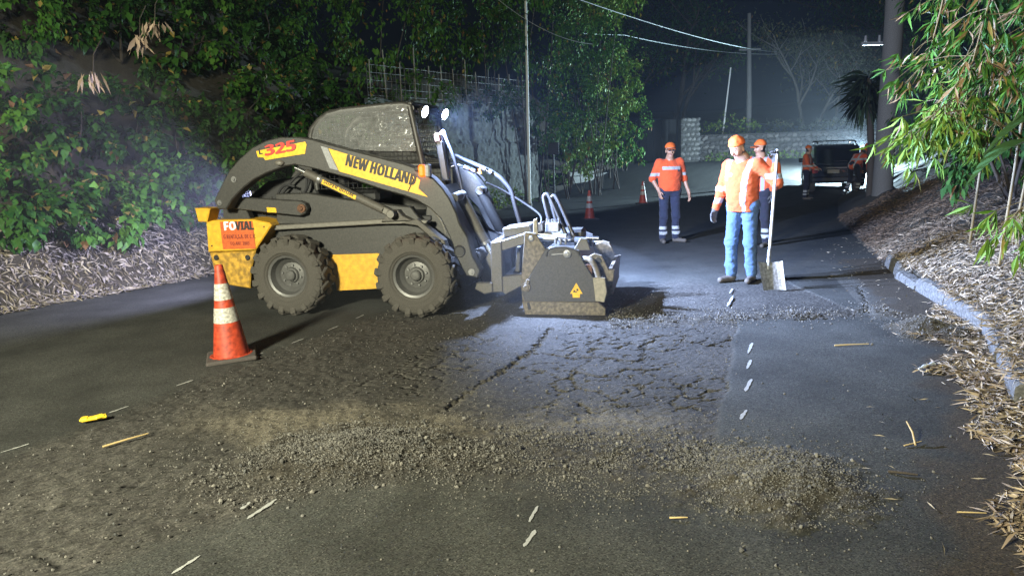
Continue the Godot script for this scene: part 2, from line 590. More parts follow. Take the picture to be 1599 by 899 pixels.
	for r in nr:
		var d: float = rows[r]
		var rm := maxi(0, r - 1)
		var rp := mini(nr - 1, r + 1)
		for k in cols:
			var at := r * cols + k
			var a := r * cols + maxi(0, k - 1)
			var e := r * cols + mini(cols - 1, k + 1)
			var gx := (H[e] - H[a]) / maxf(1e-4, X[e] - X[a])
			var gd := (H[rp * cols + k] - H[rm * cols + k]) / maxf(1e-4, rows[rp] - rows[rm])
			b.v[at] = Vector3(X[at], H[at], -d)
			b.n[at] = Vector3(-gx, 1.0, gd).normalized()
	var idx := PackedInt32Array()
	idx.resize((nr - 1) * (cols - 1) * 6)
	var w := 0
	for r in nr - 1:
		for k in cols - 1:
			var a := r * cols + k
			idx[w] = a; idx[w + 1] = a + cols; idx[w + 2] = a + cols + 1
			idx[w + 3] = a; idx[w + 4] = a + cols + 1; idx[w + 5] = a + 1
			w += 6
	b.i = idx
	var road := part(b, "road", M.asphalt, self)
	tag(road, "worn asphalt road with a planed, cracked middle strip", "road", "", "structure")
	# short hand-sprayed guide marks
	for n in DASHES.size():
		var s: Array = DASHES[n]
		var a := Vector2(s[0], s[1])
		var e := Vector2(s[2], s[3])
		var side := (e - a).orthogonal().normalized() * (0.011 if n < 12 else 0.014)
		if n > 17: side = (e - a).orthogonal().normalized() * 0.05
		var mb := MB.new()
		var pts := []
		for k in 9:
			var t := k / 8.0
			var p := a.lerp(e, t) + side * rng.randf_range(-0.18, 0.18)
			var wd := side * (0.35 if k == 0 or k == 8 else 1.0) * rng.randf_range(0.45, 1.1)
			pts.append([p - wd, p + wd])
		for k in 8:
			var f := func(p: Vector2) -> Vector3: return Vector3(p.x, road_y(p.y) + 0.012 * n_big.get_noise_2d(p.x * 2.0, p.y * 2.0) + heap_y(p.x, p.y) + 0.004, -p.y)
			mb.quad(f.call(pts[k][0]), f.call(pts[k][1]), f.call(pts[k + 1][1]), f.call(pts[k + 1][0]), Vector3.UP)
		part(mb, "paint_mark", M.paint, road)
	return road

func stone_mesh(sd: int) -> ArrayMesh:
	var r := RandomNumberGenerator.new()
	r.seed = sd
	var pts := PackedVector3Array()
	var t := (1.0 + sqrt(5.0)) / 2.0
	for p in [Vector3(-1, t, 0), Vector3(1, t, 0), Vector3(-1, -t, 0), Vector3(1, -t, 0), Vector3(0, -1, t), Vector3(0, 1, t), Vector3(0, -1, -t), Vector3(0, 1, -t), Vector3(t, 0, -1), Vector3(t, 0, 1), Vector3(-t, 0, -1), Vector3(-t, 0, 1)]:
		pts.append(p.normalized() * r.randf_range(0.68, 1.15) * Vector3(1.0, 0.72, 0.85))
	var f := [0, 11, 5, 0, 5, 1, 0, 1, 7, 0, 7, 10, 0, 10, 11, 1, 5, 9, 5, 11, 4, 11, 10, 2, 10, 7, 6, 7, 1, 8, 3, 9, 4, 3, 4, 2, 3, 2, 6, 3, 6, 8, 3, 8, 9, 4, 9, 5, 2, 4, 11, 6, 2, 10, 8, 6, 7, 9, 8, 1]
	var b := MB.new()
	for k in f.size() / 3:
		var a := pts[f[3 * k]]
		var c := pts[f[3 * k + 1]]
		var d := pts[f[3 * k + 2]]
		var n := (c - a).cross(d - a).normalized()
		if n.dot(a + c + d) < 0: n = -n
		b.ftri(a, c, d, n)
	return b.mesh()

func scatter(called: String, label: String, category: String, mesh: Mesh, m: Material, list: Array, cols: Array) -> MultiMeshInstance3D:
	var mm := MultiMesh.new()
	mm.transform_format = MultiMesh.TRANSFORM_3D
	mm.use_colors = true
	mm.mesh = mesh
	mm.instance_count = list.size()
	for k in list.size():
		mm.set_instance_transform(k, list[k])
		mm.set_instance_color(k, cols[k])
	var o := MultiMeshInstance3D.new()
	o.multimesh = mm
	o.material_override = m
	o.name = numbered(called)
	add_child(o)
	tag(o, label, category, "", "stuff")
	return o

func rand_basis() -> Basis:
	return Basis.from_euler(Vector3(rng.randf() * TAU, rng.randf() * TAU, rng.randf() * TAU))

func make_gravel() -> void:
	var lists := [[], [], []]
	var cols := [[], [], []]
	var add := func(x: float, d: float, r: float) -> void:
		var y := road_y(d) + heap_y(x, d) + 0.012 * n_big.get_noise_2d(x * 2.0, d * 2.0)
		var k := rng.randi() % 3
		var g := rng.randf_range(0.6, 1.5)
		lists[k].append(Transform3D(rand_basis().scaled(Vector3.ONE * r), Vector3(x, y + r * 0.25, -d)))
		var c := Color(0.078, 0.075, 0.068).lerp(Color(0.118, 0.109, 0.092), rng.randf())
		if rng.randf() < 0.12: c = Color(0.055, 0.055, 0.052)
		cols[k].append(c * g)
	var n := 0
	var guard := 0
	while n < 34000 and guard < 500000:
		guard += 1
		var h: Array = HEAPS[rng.randi() % HEAPS.size()]
		var x: float = h[0] + rng.randfn(0.0, h[2] * 0.72)
		var d: float = h[1] + rng.randfn(0.0, h[3] * 0.72)
		if d < 2.4: continue
		var hh := heap_y(x, d)
		if hh < 0.03 and rng.randf() > 0.62 + 1.1 * n_mid.get_noise_2d(x * 6.0, d * 6.0): continue
		if hh < 0.004 and rng.randf() > 0.30: continue
		add.call(x, d, 0.0020 + 0.0048 * rng.randf() ** 3.0 + (0.010 if rng.randf() < 0.010 else 0.0))
		n += 1
	for k in 6500:  # finer crumbs over the two real heaps
		var h: Array = HEAPS[3 if k < 4200 else 0]
		add.call(h[0] + rng.randfn(0.0, h[2] * 0.45), h[1] + rng.randfn(0.0, h[3] * 0.45), 0.0022 + 0.0048 * rng.randf() ** 2.5)
	for k in 5200:  # windrow and loose grit in front of the planer
		var x := rng.randf_range(0.9, 3.7)
		if rng.randf() > 0.6 + 1.2 * n_mid.get_noise_2d(x * 7.0, 5.0): continue
		add.call(x, 6.95 + rng.randfn(0.0, 0.20), 0.003 + 0.010 * rng.randf() ** 3)
	for k in 5200:  # planed strip
		var d := rng.randf_range(2.6, 8.4)
		var x := rng.randf_range(-3.2, 2.2)
		if milled(x, d) < 0.5: continue
		add.call(x, d, 0.003 + 0.007 * rng.randf() ** 3)
	for k in 420:   # strays on the sound asphalt
		var d := 2.5 + 4.0 * rng.randf() ** 1.5
		add.call(rng.randf_range(-2.3, 2.6), d, 0.003 + 0.009 * rng.randf() ** 3)
	for k in 3:
		scatter("gravel", ["brown crushed asphalt grit heaped across the planed strip", "coarse planed asphalt crumbs lying on the heaps and the road", "grey brown loose road grit strewn over the planed strip"][k], "gravel", stone_mesh(11 + k), M.stone_bits, lists[k], cols[k])

# ---------- skid-steer loader with planer ----------
const ARM := [-1.5, 1.227, -1.387, 1.398, -1.288, 1.533, -1.147, 1.659, -0.991, 1.766, -0.825, 1.832, -0.663, 1.86, -0.455, 1.853, -0.319, 1.827, -0.141, 1.772, 0.237, 1.666, 0.646, 1.552, 0.803, 1.497, 0.947, 1.402, 1.04, 1.299, 1.105, 1.197, 1.167, 1.059, 1.2, 0.941, 1.273, 0.813, 1.317, 0.619, 1.39, 0.477, 1.36, 0.398, 1.241, 0.418, 1.205, 0.49, 1.145, 0.62, 1.111, 0.75, 1.064, 0.866, 1.004, 0.995, 0.903, 1.099, 0.767, 1.185, 0.626, 1.239, 0.395, 1.304, 0.053, 1.425, -0.207, 1.497, -0.297, 1.525, -0.534, 1.577, -0.64, 1.564, -0.84, 1.506, -1.009, 1.438, -1.145, 1.351, -1.287, 1.231, -1.363, 1.134, -1.464, 1.136]
const CAB := [-0.507, 1.877, -0.479, 1.945, -0.392, 2.03, -0.29, 2.087, -0.133, 2.115, 0.4, 2.144, 0.55, 2.146, 0.622, 2.125, 0.72, 1.557, 0.722, 1.245]

func grid_bars(b: MB, poly: PackedVector2Array, z: float, step: float, r: float) -> void:
	# welded wire mesh clipped to a polygon in x,y
	var lo := poly[0]
	var hi := poly[0]
	for p in poly:
		lo = lo.min(p); hi = hi.max(p)
	var lines := []
	var x := lo.x + step * 0.5
	while x < hi.x:
		lines.append(PackedVector2Array([Vector2(x, lo.y - 1), Vector2(x, hi.y + 1)])); x += step
	var y := lo.y + step * 0.5
	while y < hi.y:
		lines.append(PackedVector2Array([Vector2(lo.x - 1, y), Vector2(hi.x + 1, y)])); y += step
	for l in lines:
		for seg in Geometry2D.intersect_polyline_with_polygon(l, poly):
			b.tube([Vector3(seg[0].x, seg[0].y, z), Vector3(seg[seg.size() - 1].x, seg[seg.size() - 1].y, z)], [r], 4, false)

func text_on(called: String, words: String, size: float, m: Material, parent: Node, at: Vector3, ang := 0.0, wide := 1.0, skew := 0.0, depth := 0.004, bold := 0.0) -> MeshInstance3D:
	var t := TextMesh.new()
	var f := SystemFont.new()
	f.font_names = PackedStringArray(["Droid Sans"])
	f.font_weight = 700
	t.font = f
	t.text = words
	t.font_size = 48
	t.pixel_size = size / 48.0
	t.depth = depth
	t.horizontal_alignment = HORIZONTAL_ALIGNMENT_LEFT
	t.vertical_alignment = VERTICAL_ALIGNMENT_BOTTOM
	var o := put(t, called, m, parent, at)
	var ba := Basis(Vector3(wide, 0, 0), Vector3(skew, 1, 0), Vector3(0, 0, 1))
	o.transform = Transform3D(Basis(Vector3(0, 0, 1), ang) * ba, at)
	if bold > 0.0:
		for k in 2:
			var w := put(t, called, m, parent, at)
			w.transform = Transform3D(o.transform.basis, at + o.transform.basis * Vector3(bold * (1 - 2 * k), bold * 0.4 * (1 - 2 * k), 0.0003 * (k + 1)))
	return o

func tyre_shape(r: float, half: float) -> MB:
	var b := MB.new()
	var rim := 0.215
	b.lathe([rim, -half * 0.78, rim + 0.02, -half * 0.92, rim + 0.07, -half * 1.0, r - 0.11, -half * 1.0, r - 0.05, -half * 0.93, r - 0.025, -half * 0.80, r - 0.022, 0.0, r - 0.025, half * 0.80, r - 0.05, half * 0.93, r - 0.11, half * 1.0, rim + 0.07, half * 1.0, rim + 0.045, half * 1.02, rim + 0.03, half * 0.94, rim + 0.02, half * 0.92, rim, half * 0.78], Vector3.ZERO, Vector3(0, 0, 1), 40)
	# chunky directional lugs over crown and shoulders
	var count := 17
	for k in count:
		for s: float in [-1.0, 1.0]:
			var a := TAU * (k + (0.5 if s > 0 else 0.0)) / count
			var ba := Basis(Vector3(0, 0, 1), a)
			var lean := Basis(Vector3(0, 1, 0), 0.45 * s)
			b.box(ba * Vector3(0, r - 0.018, s * half * 0.47), Vector3(0.072, 0.042, half * 0.98), 0.009, ba * lean)
			b.box(ba * Vector3(0.018 * s, r - 0.062, s * half * 0.93), Vector3(0.062, 0.085, 0.03), 0.008, ba * Basis(Vector3(1, 0, 0), 0.30 * s))
	return b

func make_wheel(root: Node3D, x: float, side: float, tyre: ArrayMesh) -> void:
	var w := node("wheel", root, Vector3(x, 0.42, side * 0.74))
	if side < 0: w.rotation.y = PI
	w.rotation.z = 0.3 * x
	put(tyre, "tyre", M.tyre, w)
	var b := MB.new()
	b.lathe([0.0, 0.045, 0.075, 0.045, 0.085, 0.02, 0.135, 0.012, 0.150, 0.03, 0.175, 0.055, 0.198, 0.118, 0.222, 0.126, 0.228, 0.118, 0.222, 0.09, 0.215, -0.11], Vector3.ZERO, Vector3(0, 0, 1), 36)
	part(b, "rim", M.rim, w)
	b = MB.new()
	b.lathe([0.0, 0.088, 0.04, 0.086, 0.055, 0.075, 0.058, 0.044], Vector3.ZERO, Vector3(0, 0, 1), 18)
	part(b, "hub", M.rim, w)
	for k in 8:
		var a := TAU * k / 8
		b = MB.new()
		b.lathe([0.0, 0.036, 0.010, 0.036, 0.012, 0.032, 0.012, 0.010], Vector3(cos(a) * 0.105, sin(a) * 0.105, 0), Vector3(0, 0, 1), 6)
		part(b, "wheel_nut", M.steel, w)

func mirror(flat: Array) -> Array:
	return flat

func make_loader() -> void:
	var root := thing("skid_steer_loader", "yellow and dark grey skid steer loader with cold planer attachment and lit cab lamps", "loader", P(-1.5, 8.4), -deg_to_rad(12.0))
	var tyre := tyre_shape(0.42, 0.15).mesh()
	for x in [-0.70, 0.70]:
		for s in [1.0, -1.0]: make_wheel(root, x, s, tyre)
	# chassis
	plate("chassis", M.dark_paint, root, [-1.0, 0.30, 0.98, 0.30, 1.06, 0.42, 1.02, 0.62, 0.62, 0.93, -1.0, 0.93], -0.52, 0.52, 0.015)
	for s in [1.0, -1.0]:
		var z: float = 0.522 * s
		plate("belly_panel", M.yellow, root, [-0.36, 0.60, 0.21, 0.615, 0.165, 0.23, -0.31, 0.205], minf(z, z + 0.012 * s), maxf(z, z + 0.012 * s), 0.003)
		plate("side_panel", M.dark_paint, root, [-0.95, 0.94, -0.93, 1.27, -0.548, 1.27, -0.10, 1.19, 0.60, 1.10, 0.72, 0.94], minf(0.44 * s, 0.545 * s), maxf(0.44 * s, 0.545 * s), 0.01)
		# step rail along the body
		var b := MB.new()
		b.ext([-0.95, 0.885, 0.30, 0.935, 0.78, 0.93, 0.80, 0.965, 0.30, 0.985, -0.94, 0.935], minf(0.5 * s, 0.62 * s), maxf(0.5 * s, 0.62 * s), 0.008)
		part(b, "side_rail", M.dusty_steel, root)
	# engine bay and hood
	plate("engine_bay", M.black, root, [-1.42, 0.94, -1.40, 1.20, -1.10, 1.40, -0.62, 1.46, -0.50, 1.27, -0.50, 0.94], -0.40, 0.40, 0.02)
	for k in 6:
		bx("vent_slat", M.dark_paint, root, Vector3(-1.15 + 0.09 * k, 1.12 + 0.012 * k, 0.41), Vector3(0.018, 0.20, 0.012), 0.003)
	var hoses := [[-1.0, 1.18, -0.85, 1.30, -0.72, 1.42, -0.60, 1.50], [-0.72, 1.20, -0.62, 1.26, -0.55, 1.36, -0.52, 1.45], [-0.80, 1.22, -0.66, 1.24, -0.58, 1.32, -0.555, 1.42], [-0.95, 1.25, -0.88, 1.33, -0.80, 1.36, -0.70, 1.34]]
	for h in hoses:
		var pts := []
		for k in 4: pts.append(Vector3(h[2 * k], h[2 * k + 1], 0.47 + 0.02 * k))
		rod("hose", M.rubber, root, smooth_path(pts), [0.014], 8)
	# rear bodywork
	plate("rear_hood", M.yellow, root, [-1.69, 0.987, -1.60, 1.012, -1.133, 1.013, -0.934, 0.976, -0.915, 0.943, -1.131, 0.683, -1.704, 0.664], -0.72, 0.72, 0.012)
	plate("rear_bumper", M.yellow_worn, root, [-1.702, 0.655, -1.14, 0.675, -1.214, 0.476, -1.254, 0.257, -1.644, 0.316], -0.70, 0.70, 0.012)
	for s in [1.0, -1.0]:
		plate("tail_guard", M.yellow, root, [-1.822, 1.145, -1.70, 1.143, -1.634, 1.135, -1.69, 0.99, -1.80, 0.997], minf(0.50 * s, 0.70 * s), maxf(0.50 * s, 0.70 * s), 0.01)
		plate("arm_tower", M.dark_paint, root, [-1.56, 1.0, -1.53, 1.26, -1.44, 1.30, -1.30, 1.20, -1.22, 1.0], minf(0.50 * s, 0.60 * s), maxf(0.50 * s, 0.60 * s), 0.008)
	for x in [-1.62, -1.24]:
		var b := MB.new()
		b.lathe([0.0, 0.012, 0.022, 0.012, 0.03, 0.004, 0.03, -0.01], Vector3(x, 0.60, 0.702), Vector3(0, 0, 1), 14)
		part(b, "bolt", M.black, root)
	for q in [[-1.645, 0.735], [-1.00, 0.935]]:
		var b := MB.new()
		b.lathe([0.0, 0.006, 0.008, 0.005, 0.01, -0.01], Vector3(q[0], q[1], 0.722), Vector3(0, 0, 1), 10)
		part(b, "bolt", M.black, root)
	# hire firm's plate
	var sign := plate("hire_plate", M.orange_plate, root, [-1.516, 0.995, -1.129, 0.998, -1.121, 0.70, -1.513, 0.696], 0.7195, 0.7265, 0.001)
	text_on("lettering", "FO", 0.125, M.white, sign, Vector3(-1.475, 0.872, 0.728), 0.01, 0.95, 0.0, 0.004, 0.004)
	text_on("lettering", "VIAL", 0.125, M.black, sign, Vector3(-1.332, 0.873, 0.728), 0.01, 0.80, 0.0, 0.004, 0.004)
	text_on("lettering", "G RENTA,S.A. DE C.V.", 0.060, M.dark_red, sign, Vector3(-1.492, 0.795, 0.728), 0.005, 0.66)
	text_on("lettering", "EQ-ANT 2003", 0.050, M.dark_red, sign, Vector3(-1.415, 0.728, 0.728), 0.0, 0.75)
	# lift arms, links and lift cylinders on both sides
	for s in [1.0, -1.0]:
		var arm := plate("lift_arm", M.dark_paint, root, ARM, minf(0.66 * s, 0.82 * s), maxf(0.66 * s, 0.82 * s), 0.012)
		var zf: float = 0.82 * s
		var b: MB
		for q in [[-1.234, 1.446, 0.034], [-1.430, 1.205, 0.030], [1.30, 0.46, 0.036]]:
			b = MB.new()
			b.lathe([0.0, 0.022, q[2] * 0.45, 0.022, q[2] * 0.5, 0.010, q[2] * 0.9, 0.010, q[2], 0.0, q[2], -0.02], Vector3(q[0], q[1], zf), Vector3(0, 0, s), 18)
			part(b, "pin", M.steel, arm)
		b = MB.new()
		b.lathe([0.0, 0.004, 0.045, 0.004, 0.055, 0.008, 0.062, 0.002, 0.062, -0.01], Vector3(1.185, 0.67, zf), Vector3(0, 0, s), 20)
		part(b, "oval_hole_rim", M.black, arm)
		b = MB.new()
		b.ball(Vector3(-0.69, 1.598, zf + 0.012 * s), Vector3(0.052, 0.028, 0.03), 8)
		part(b, "latch", M.dusty_steel, arm)
		if s > 0:
			var dec := plate("side_decal", M.yellow_decal, arm, [-0.141, 1.729, 0.728, 1.449, 0.813, 1.386, 0.791, 1.305, 0.883, 1.217, -0.043, 1.495], 0.8195, 0.824, 0.001)
			text_on("lettering", "NEW HOLLAND", 0.152, M.black, dec, Vector3(0.012, 1.520, 0.826), -0.299, 0.70, 0.0, 0.004, 0.006)
			b = MB.new()
			b.tube([Vector3(0.729, 1.439, 0.825), Vector3(0.743, 1.388, 0.825), Vector3(0.682, 1.282, 0.825)], [0.006], 5)
			part(b, "decal_line", M.black, dec)
			plate("grey_stripe", M.pale_grey, arm, [-0.225, 1.755, -0.152, 1.737, -0.052, 1.505, -0.143, 1.528], 0.8195, 0.8235, 0.001)
			var num := plate("model_decal", M.yellow_decal, arm, [-0.945, 1.727, -0.860, 1.742, -0.391, 1.804, -0.377, 1.772, -0.403, 1.683, -0.853, 1.632, -0.871, 1.662, -0.936, 1.664], 0.8195, 0.823, 0.001)
			text_on("lettering", "L", 0.085, M.black, num, Vector3(-0.918, 1.668, 0.825), 0.13, 1.2)
			text_on("lettering", "325", 0.150, M.black, num, Vector3(-0.858, 1.634, 0.8245), 0.13, 1.52, 0.16)
			text_on("lettering", "325", 0.142, M.red, num, Vector3(-0.850, 1.640, 0.827), 0.13, 1.53, 0.16, 0.004, 0.004)
		plate("lower_link", M.dark_paint, root, [-1.40, 1.125, -1.33, 1.250, -0.60, 1.195, -0.545, 1.17, -0.525, 1.115, -0.55, 1.06, -0.62, 1.035], minf(0.56 * s, 0.64 * s), maxf(0.56 * s, 0.64 * s), 0.01)
		b = MB.new()
		b.lathe([0.0, 0.03, 0.02, 0.03, 0.024, 0.016, 0.046, 0.014, 0.05, 0.0, 0.05, -0.02], Vector3(-0.588, 1.115, 0.64 * s), Vector3(0, 0, s), 20)
		part(b, "pin", M.rust, root)
		if s > 0: plate("capacity_label", M.yellow_decal, root, [-0.995, 1.135, -0.885, 1.128, -0.882, 1.075, -0.992, 1.082], 0.6395, 0.643, 0.001)
		var z: float = 0.70 * s if s > 0 else -0.60
		var cyl := node("lift_cylinder", root)
		rod("barrel", M.dusty_paint, cyl, [Vector3(-0.47, 1.488, z), Vector3(0.36, 1.089, z)], [0.044], 18)
		rod("piston_rod", M.chrome, cyl, [Vector3(-0.585, 1.543, z), Vector3(-0.47, 1.488, z)], [0.024], 12)
		b = MB.new()
		b.cyl(Vector3(0.449, 1.046, z - 0.05), Vector3(0.449, 1.046, z + 0.055), 0.045, 16, 0.006)
		b.box(Vector3(0.40, 1.07, z), Vector3(0.10, 0.07, 0.06), 0.01, Basis(Vector3(0, 0, 1), -0.445))
		part(b, "eye", M.dusty_steel, cyl)
		rod("gland", M.steel, cyl, [Vector3(-0.335, 1.4235, z), Vector3(-0.305, 1.4095, z)], [0.050], 18)
		plate("cylinder_foot", M.dusty_paint, root, [0.30, 0.96, 0.36, 1.02, 0.40, 1.08, 0.49, 1.08, 0.54, 1.02, 0.64, 0.97], minf(z - 0.045 * s, 0.5 * s), maxf(z - 0.045 * s, 0.5 * s), 0.008)
		if s > 0:
			var ang := atan2(1.211 - 1.403, 0.083 + 0.278)
			var lab := bx("boom_label", M.yellow_decal, cyl, Vector3(-0.098, 1.309, z + 0.0435), Vector3(0.40, 0.044, 0.006), 0.001, Basis(Vector3(0, 0, 1), -0.448))
			text_on("lettering", "SUPER BOOM", 0.05, M.black, lab, Vector3(-0.272, 1.372, z + 0.047), -0.448, 1.12)
		# pipe that follows the arm's elbow
		var tp := [Vector3(0.45, 1.262, 0.62 * s), Vector3(0.60, 1.215, 0.62 * s), Vector3(0.76, 1.150, 0.62 * s), Vector3(0.88, 1.05, 0.62 * s), Vector3(0.955, 0.94, 0.62 * s), Vector3(0.99, 0.83, 0.62 * s)]
		rod("arm_pipe", M.dusty_steel, root, smooth_path(tp), [0.011], 8)
		plate("front_bracket", M.dusty_paint, root, [0.52, 0.945, 0.70, 0.985, 0.98, 0.76, 1.0, 0.68, 0.94, 0.70, 0.70, 0.915], minf(0.54 * s, 0.66 * s), maxf(0.54 * s, 0.66 * s), 0.008)
	# cab
	var cab := node("cab", root)
	for s in [1.0, -1.0]:
		var pts := []
		for k in CAB.size() / 2: pts.append(Vector3(CAB[2 * k], CAB[2 * k + 1], 0.45 * s))
		pts.push_front(Vector3(-0.48, 1.30, 0.45 * s))
		rod("roof_post", M.dark_paint, cyl_parent(cab), pts, [0.034], 8)
		rod("rear_sill", M.dark_paint, cab, [Vector3(-0.47, 1.53, 0.45 * s), Vector3(0.72, 1.53, 0.45 * s)], [0.025], 8)
		var poly := PackedVector2Array([Vector2(-0.46, 1.30), Vector2(-0.46, 1.88), Vector2(-0.42, 1.97), Vector2(-0.30, 2.05), Vector2(-0.12, 2.08), Vector2(0.40, 2.11), Vector2(0.58, 2.10), Vector2(0.69, 1.55), Vector2(0.70, 1.28)])
		var g := MB.new()
		grid_bars(g, poly, 0.44 * s, 0.052, 0.0035)
		part(g, "side_grille", M.black, cab)
		var flm := film_sheet([-0.483, 1.80, -0.475, 1.869, -0.446, 1.945, -0.372, 2.03, -0.275, 2.09, -0.125, 2.122, 0.406, 2.15, 0.600, 2.14, 0.672, 1.670, 0.228, 1.688, -0.33, 1.745], 0.488 * s)
		put(flm, "plastic_film", M.film, cab)
	bx("roof", M.dark_paint, cab, Vector3(0.18, 2.135, 0), Vector3(0.94, 0.035, 0.92), 0.012, Basis(Vector3(0, 0, 1), 0.045))
	bx("rear_wall", M.black, cab, Vector3(-0.46, 1.58, 0), Vector3(0.03, 0.56, 0.84), 0.008)
	bx("seat", M.black, cab, Vector3(-0.10, 1.20, 0), Vector3(0.45, 0.14, 0.46), 0.04)
	bx("seat_back", M.black, cab, Vector3(-0.30, 1.52, 0), Vector3(0.12, 0.56, 0.44), 0.05)
	bx("cab_floor", M.black, cab, Vector3(0.35, 0.97, 0), Vector3(0.85, 0.06, 0.84), 0.01)
	rod("header_bar", M.dark_paint, cab, [Vector3(0.63, 2.105, -0.45), Vector3(0.63, 2.105, 0.45)], [0.035], 8)
	# front guard, tilted with the posts
	var fr := MB.new()
	for k in 15:
		var z := -0.42 + 0.06 * k
		fr.tube([Vector3(0.645, 2.07, z), Vector3(0.735, 1.50, z)], [0.0035], 4, false)
	for k in 10:
		var t := k / 9.5
		fr.tube([Vector3(0.645 + 0.09 * t, 2.07 - 0.57 * t, -0.44), Vector3(0.645 + 0.09 * t, 2.07 - 0.57 * t, 0.44)], [0.0035], 4, false)
	part(fr, "front_grille", M.black, cab)
	# operator's levers and front fittings
	bx("lever_box", M.dark_paint, cab, Vector3(0.905, 1.56, 0.30), Vector3(0.075, 0.42, 0.09), 0.012, Basis(Vector3(0, 0, 1), 0.12))
	bx("lever_top", M.rust, cab, Vector3(0.865, 1.80, 0.30), Vector3(0.07, 0.10, 0.10), 0.015, Basis(Vector3(0, 0, 1), 0.12))
	rod("grab_bar", M.blue_steel, cab, smooth_path([Vector3(0.88, 1.84, 0.24), Vector3(0.905, 1.86, 0.24), Vector3(0.94, 1.76, 0.24), Vector3(1.003, 1.591, 0.24), Vector3(1.05, 1.40, 0.24), Vector3(1.083, 1.228, 0.24), Vector3(1.117, 1.052, 0.24)]), [0.021], 10)
	rod("grab_bar", M.blue_steel, cab, smooth_path([Vector3(0.93, 1.78, 0.20), Vector3(0.945, 1.66, 0.20), Vector3(0.975, 1.585, 0.20), Vector3(1.01, 1.56, 0.22)]), [0.013], 8)
	plate("front_plate", M.dark_paint, root, [0.70, 0.93, 0.74, 1.28, 0.84, 1.30, 1.02, 0.98, 1.04, 0.62], -0.40, 0.40, 0.01)
	# cab lamps: housing, glowing lens and the light just ahead of it
	for s in [1.0, -1.0]:
		var lp := node("work_lamp", cab, Vector3(0.745, 2.072, 0.355 * s))
		var b := MB.new()
		b.lathe([0.0, -0.055, 0.04, -0.05, 0.064, -0.02, 0.070, 0.012, 0.062, 0.012], Vector3.ZERO, Vector3(1, -0.35, 0.25), 18)
		part(b, "lamp_housing", M.black, lp)
		b = MB.new()
		b.lathe([0.0, 0.018, 0.04, 0.015, 0.062, 0.006], Vector3.ZERO, Vector3(1, -0.35, 0.25), 18)
		part(b, "lamp_lens", M.led, lp)
		rod("lamp_bracket", M.black, lp, [Vector3(-0.05, 0.01, 0), Vector3(-0.10, 0.045, 0)], [0.012], 6)
		var l := SpotLight3D.new()
		l.name = "led_beam"
		lp.add_child(l, true)
		l.position = Vector3(0.045, -0.014, 0.012)
		l.basis = Basis.looking_at(Vector3(1, -0.41, -0.06) if s > 0 else Vector3(1, -0.26, -0.70))
		l.light_color = Color(0.68, 0.78, 1.0)
		l.light_energy = LED
		l.spot_angle = 69.0
		l.spot_angle_attenuation = 1.0
		l.spot_range = 60.0
		l.spot_attenuation = 2.0
		l.light_size = 0.04
		l.shadow_enabled = true
	# rear work lamp, shining over the tail on the bank
	var rl := node("work_lamp", root, Vector3(-1.70, 1.23, -0.30))
	bx("lamp_housing", M.black, rl, Vector3(0.03, 0, 0), Vector3(0.06, 0.09, 0.13), 0.012)
	bx("lamp_lens", M.led_dim, rl, Vector3(-0.004, 0, 0), Vector3(0.01, 0.07, 0.11), 0.003)
	rod("lamp_bracket", M.black, rl, [Vector3(0.04, -0.04, 0), Vector3(0.04, -0.22, 0)], [0.014], 8)
	var r2 := SpotLight3D.new()
	r2.name = "rear_beam"
	rl.add_child(r2, true)
	r2.position = Vector3(-0.03, 0, 0)
	r2.basis = Basis.looking_at(Vector3(-1, -0.16, 0.12))
	r2.light_color = Color(0.78, 0.80, 1.0)
	r2.light_energy = REAR
	r2.spot_angle = 62.0
	r2.spot_angle_attenuation = 0.6
	r2.spot_range = 40.0
	r2.spot_attenuation = 2.0
	r2.light_size = 0.05
	r2.shadow_enabled = true
	# amber marker lamp on the arm
	var am := node("marker_lamp", root, Vector3(0.872, 1.478, 0.86))
	bx("lamp_body", M.pale_grey, am, Vector3(0.042, 0, 0), Vector3(0.05, 0.125, 0.09), 0.012)
	bx("amber_lens", M.amber, am, Vector3(-0.018, 0, 0.0), Vector3(0.066, 0.12, 0.085), 0.018)
	bx("lamp_base", M.black, am, Vector3(-0.07, 0.02, -0.01), Vector3(0.05, 0.05, 0.05), 0.01)
	var al := OmniLight3D.new()
	al.name = "amber_glow"
	am.add_child(al, true)
	al.position = Vector3(-0.018, 0, 0.0)
	al.light_color = Color(1.0, 0.38, 0.08)
	al.light_energy = 0.10
	al.light_size = 0.03
	al.omni_range = 6.0
	al.omni_attenuation = 2.0
	al.shadow_enabled = true
	make_front(root)

func cyl_parent(n: Node) -> Node:
	return n

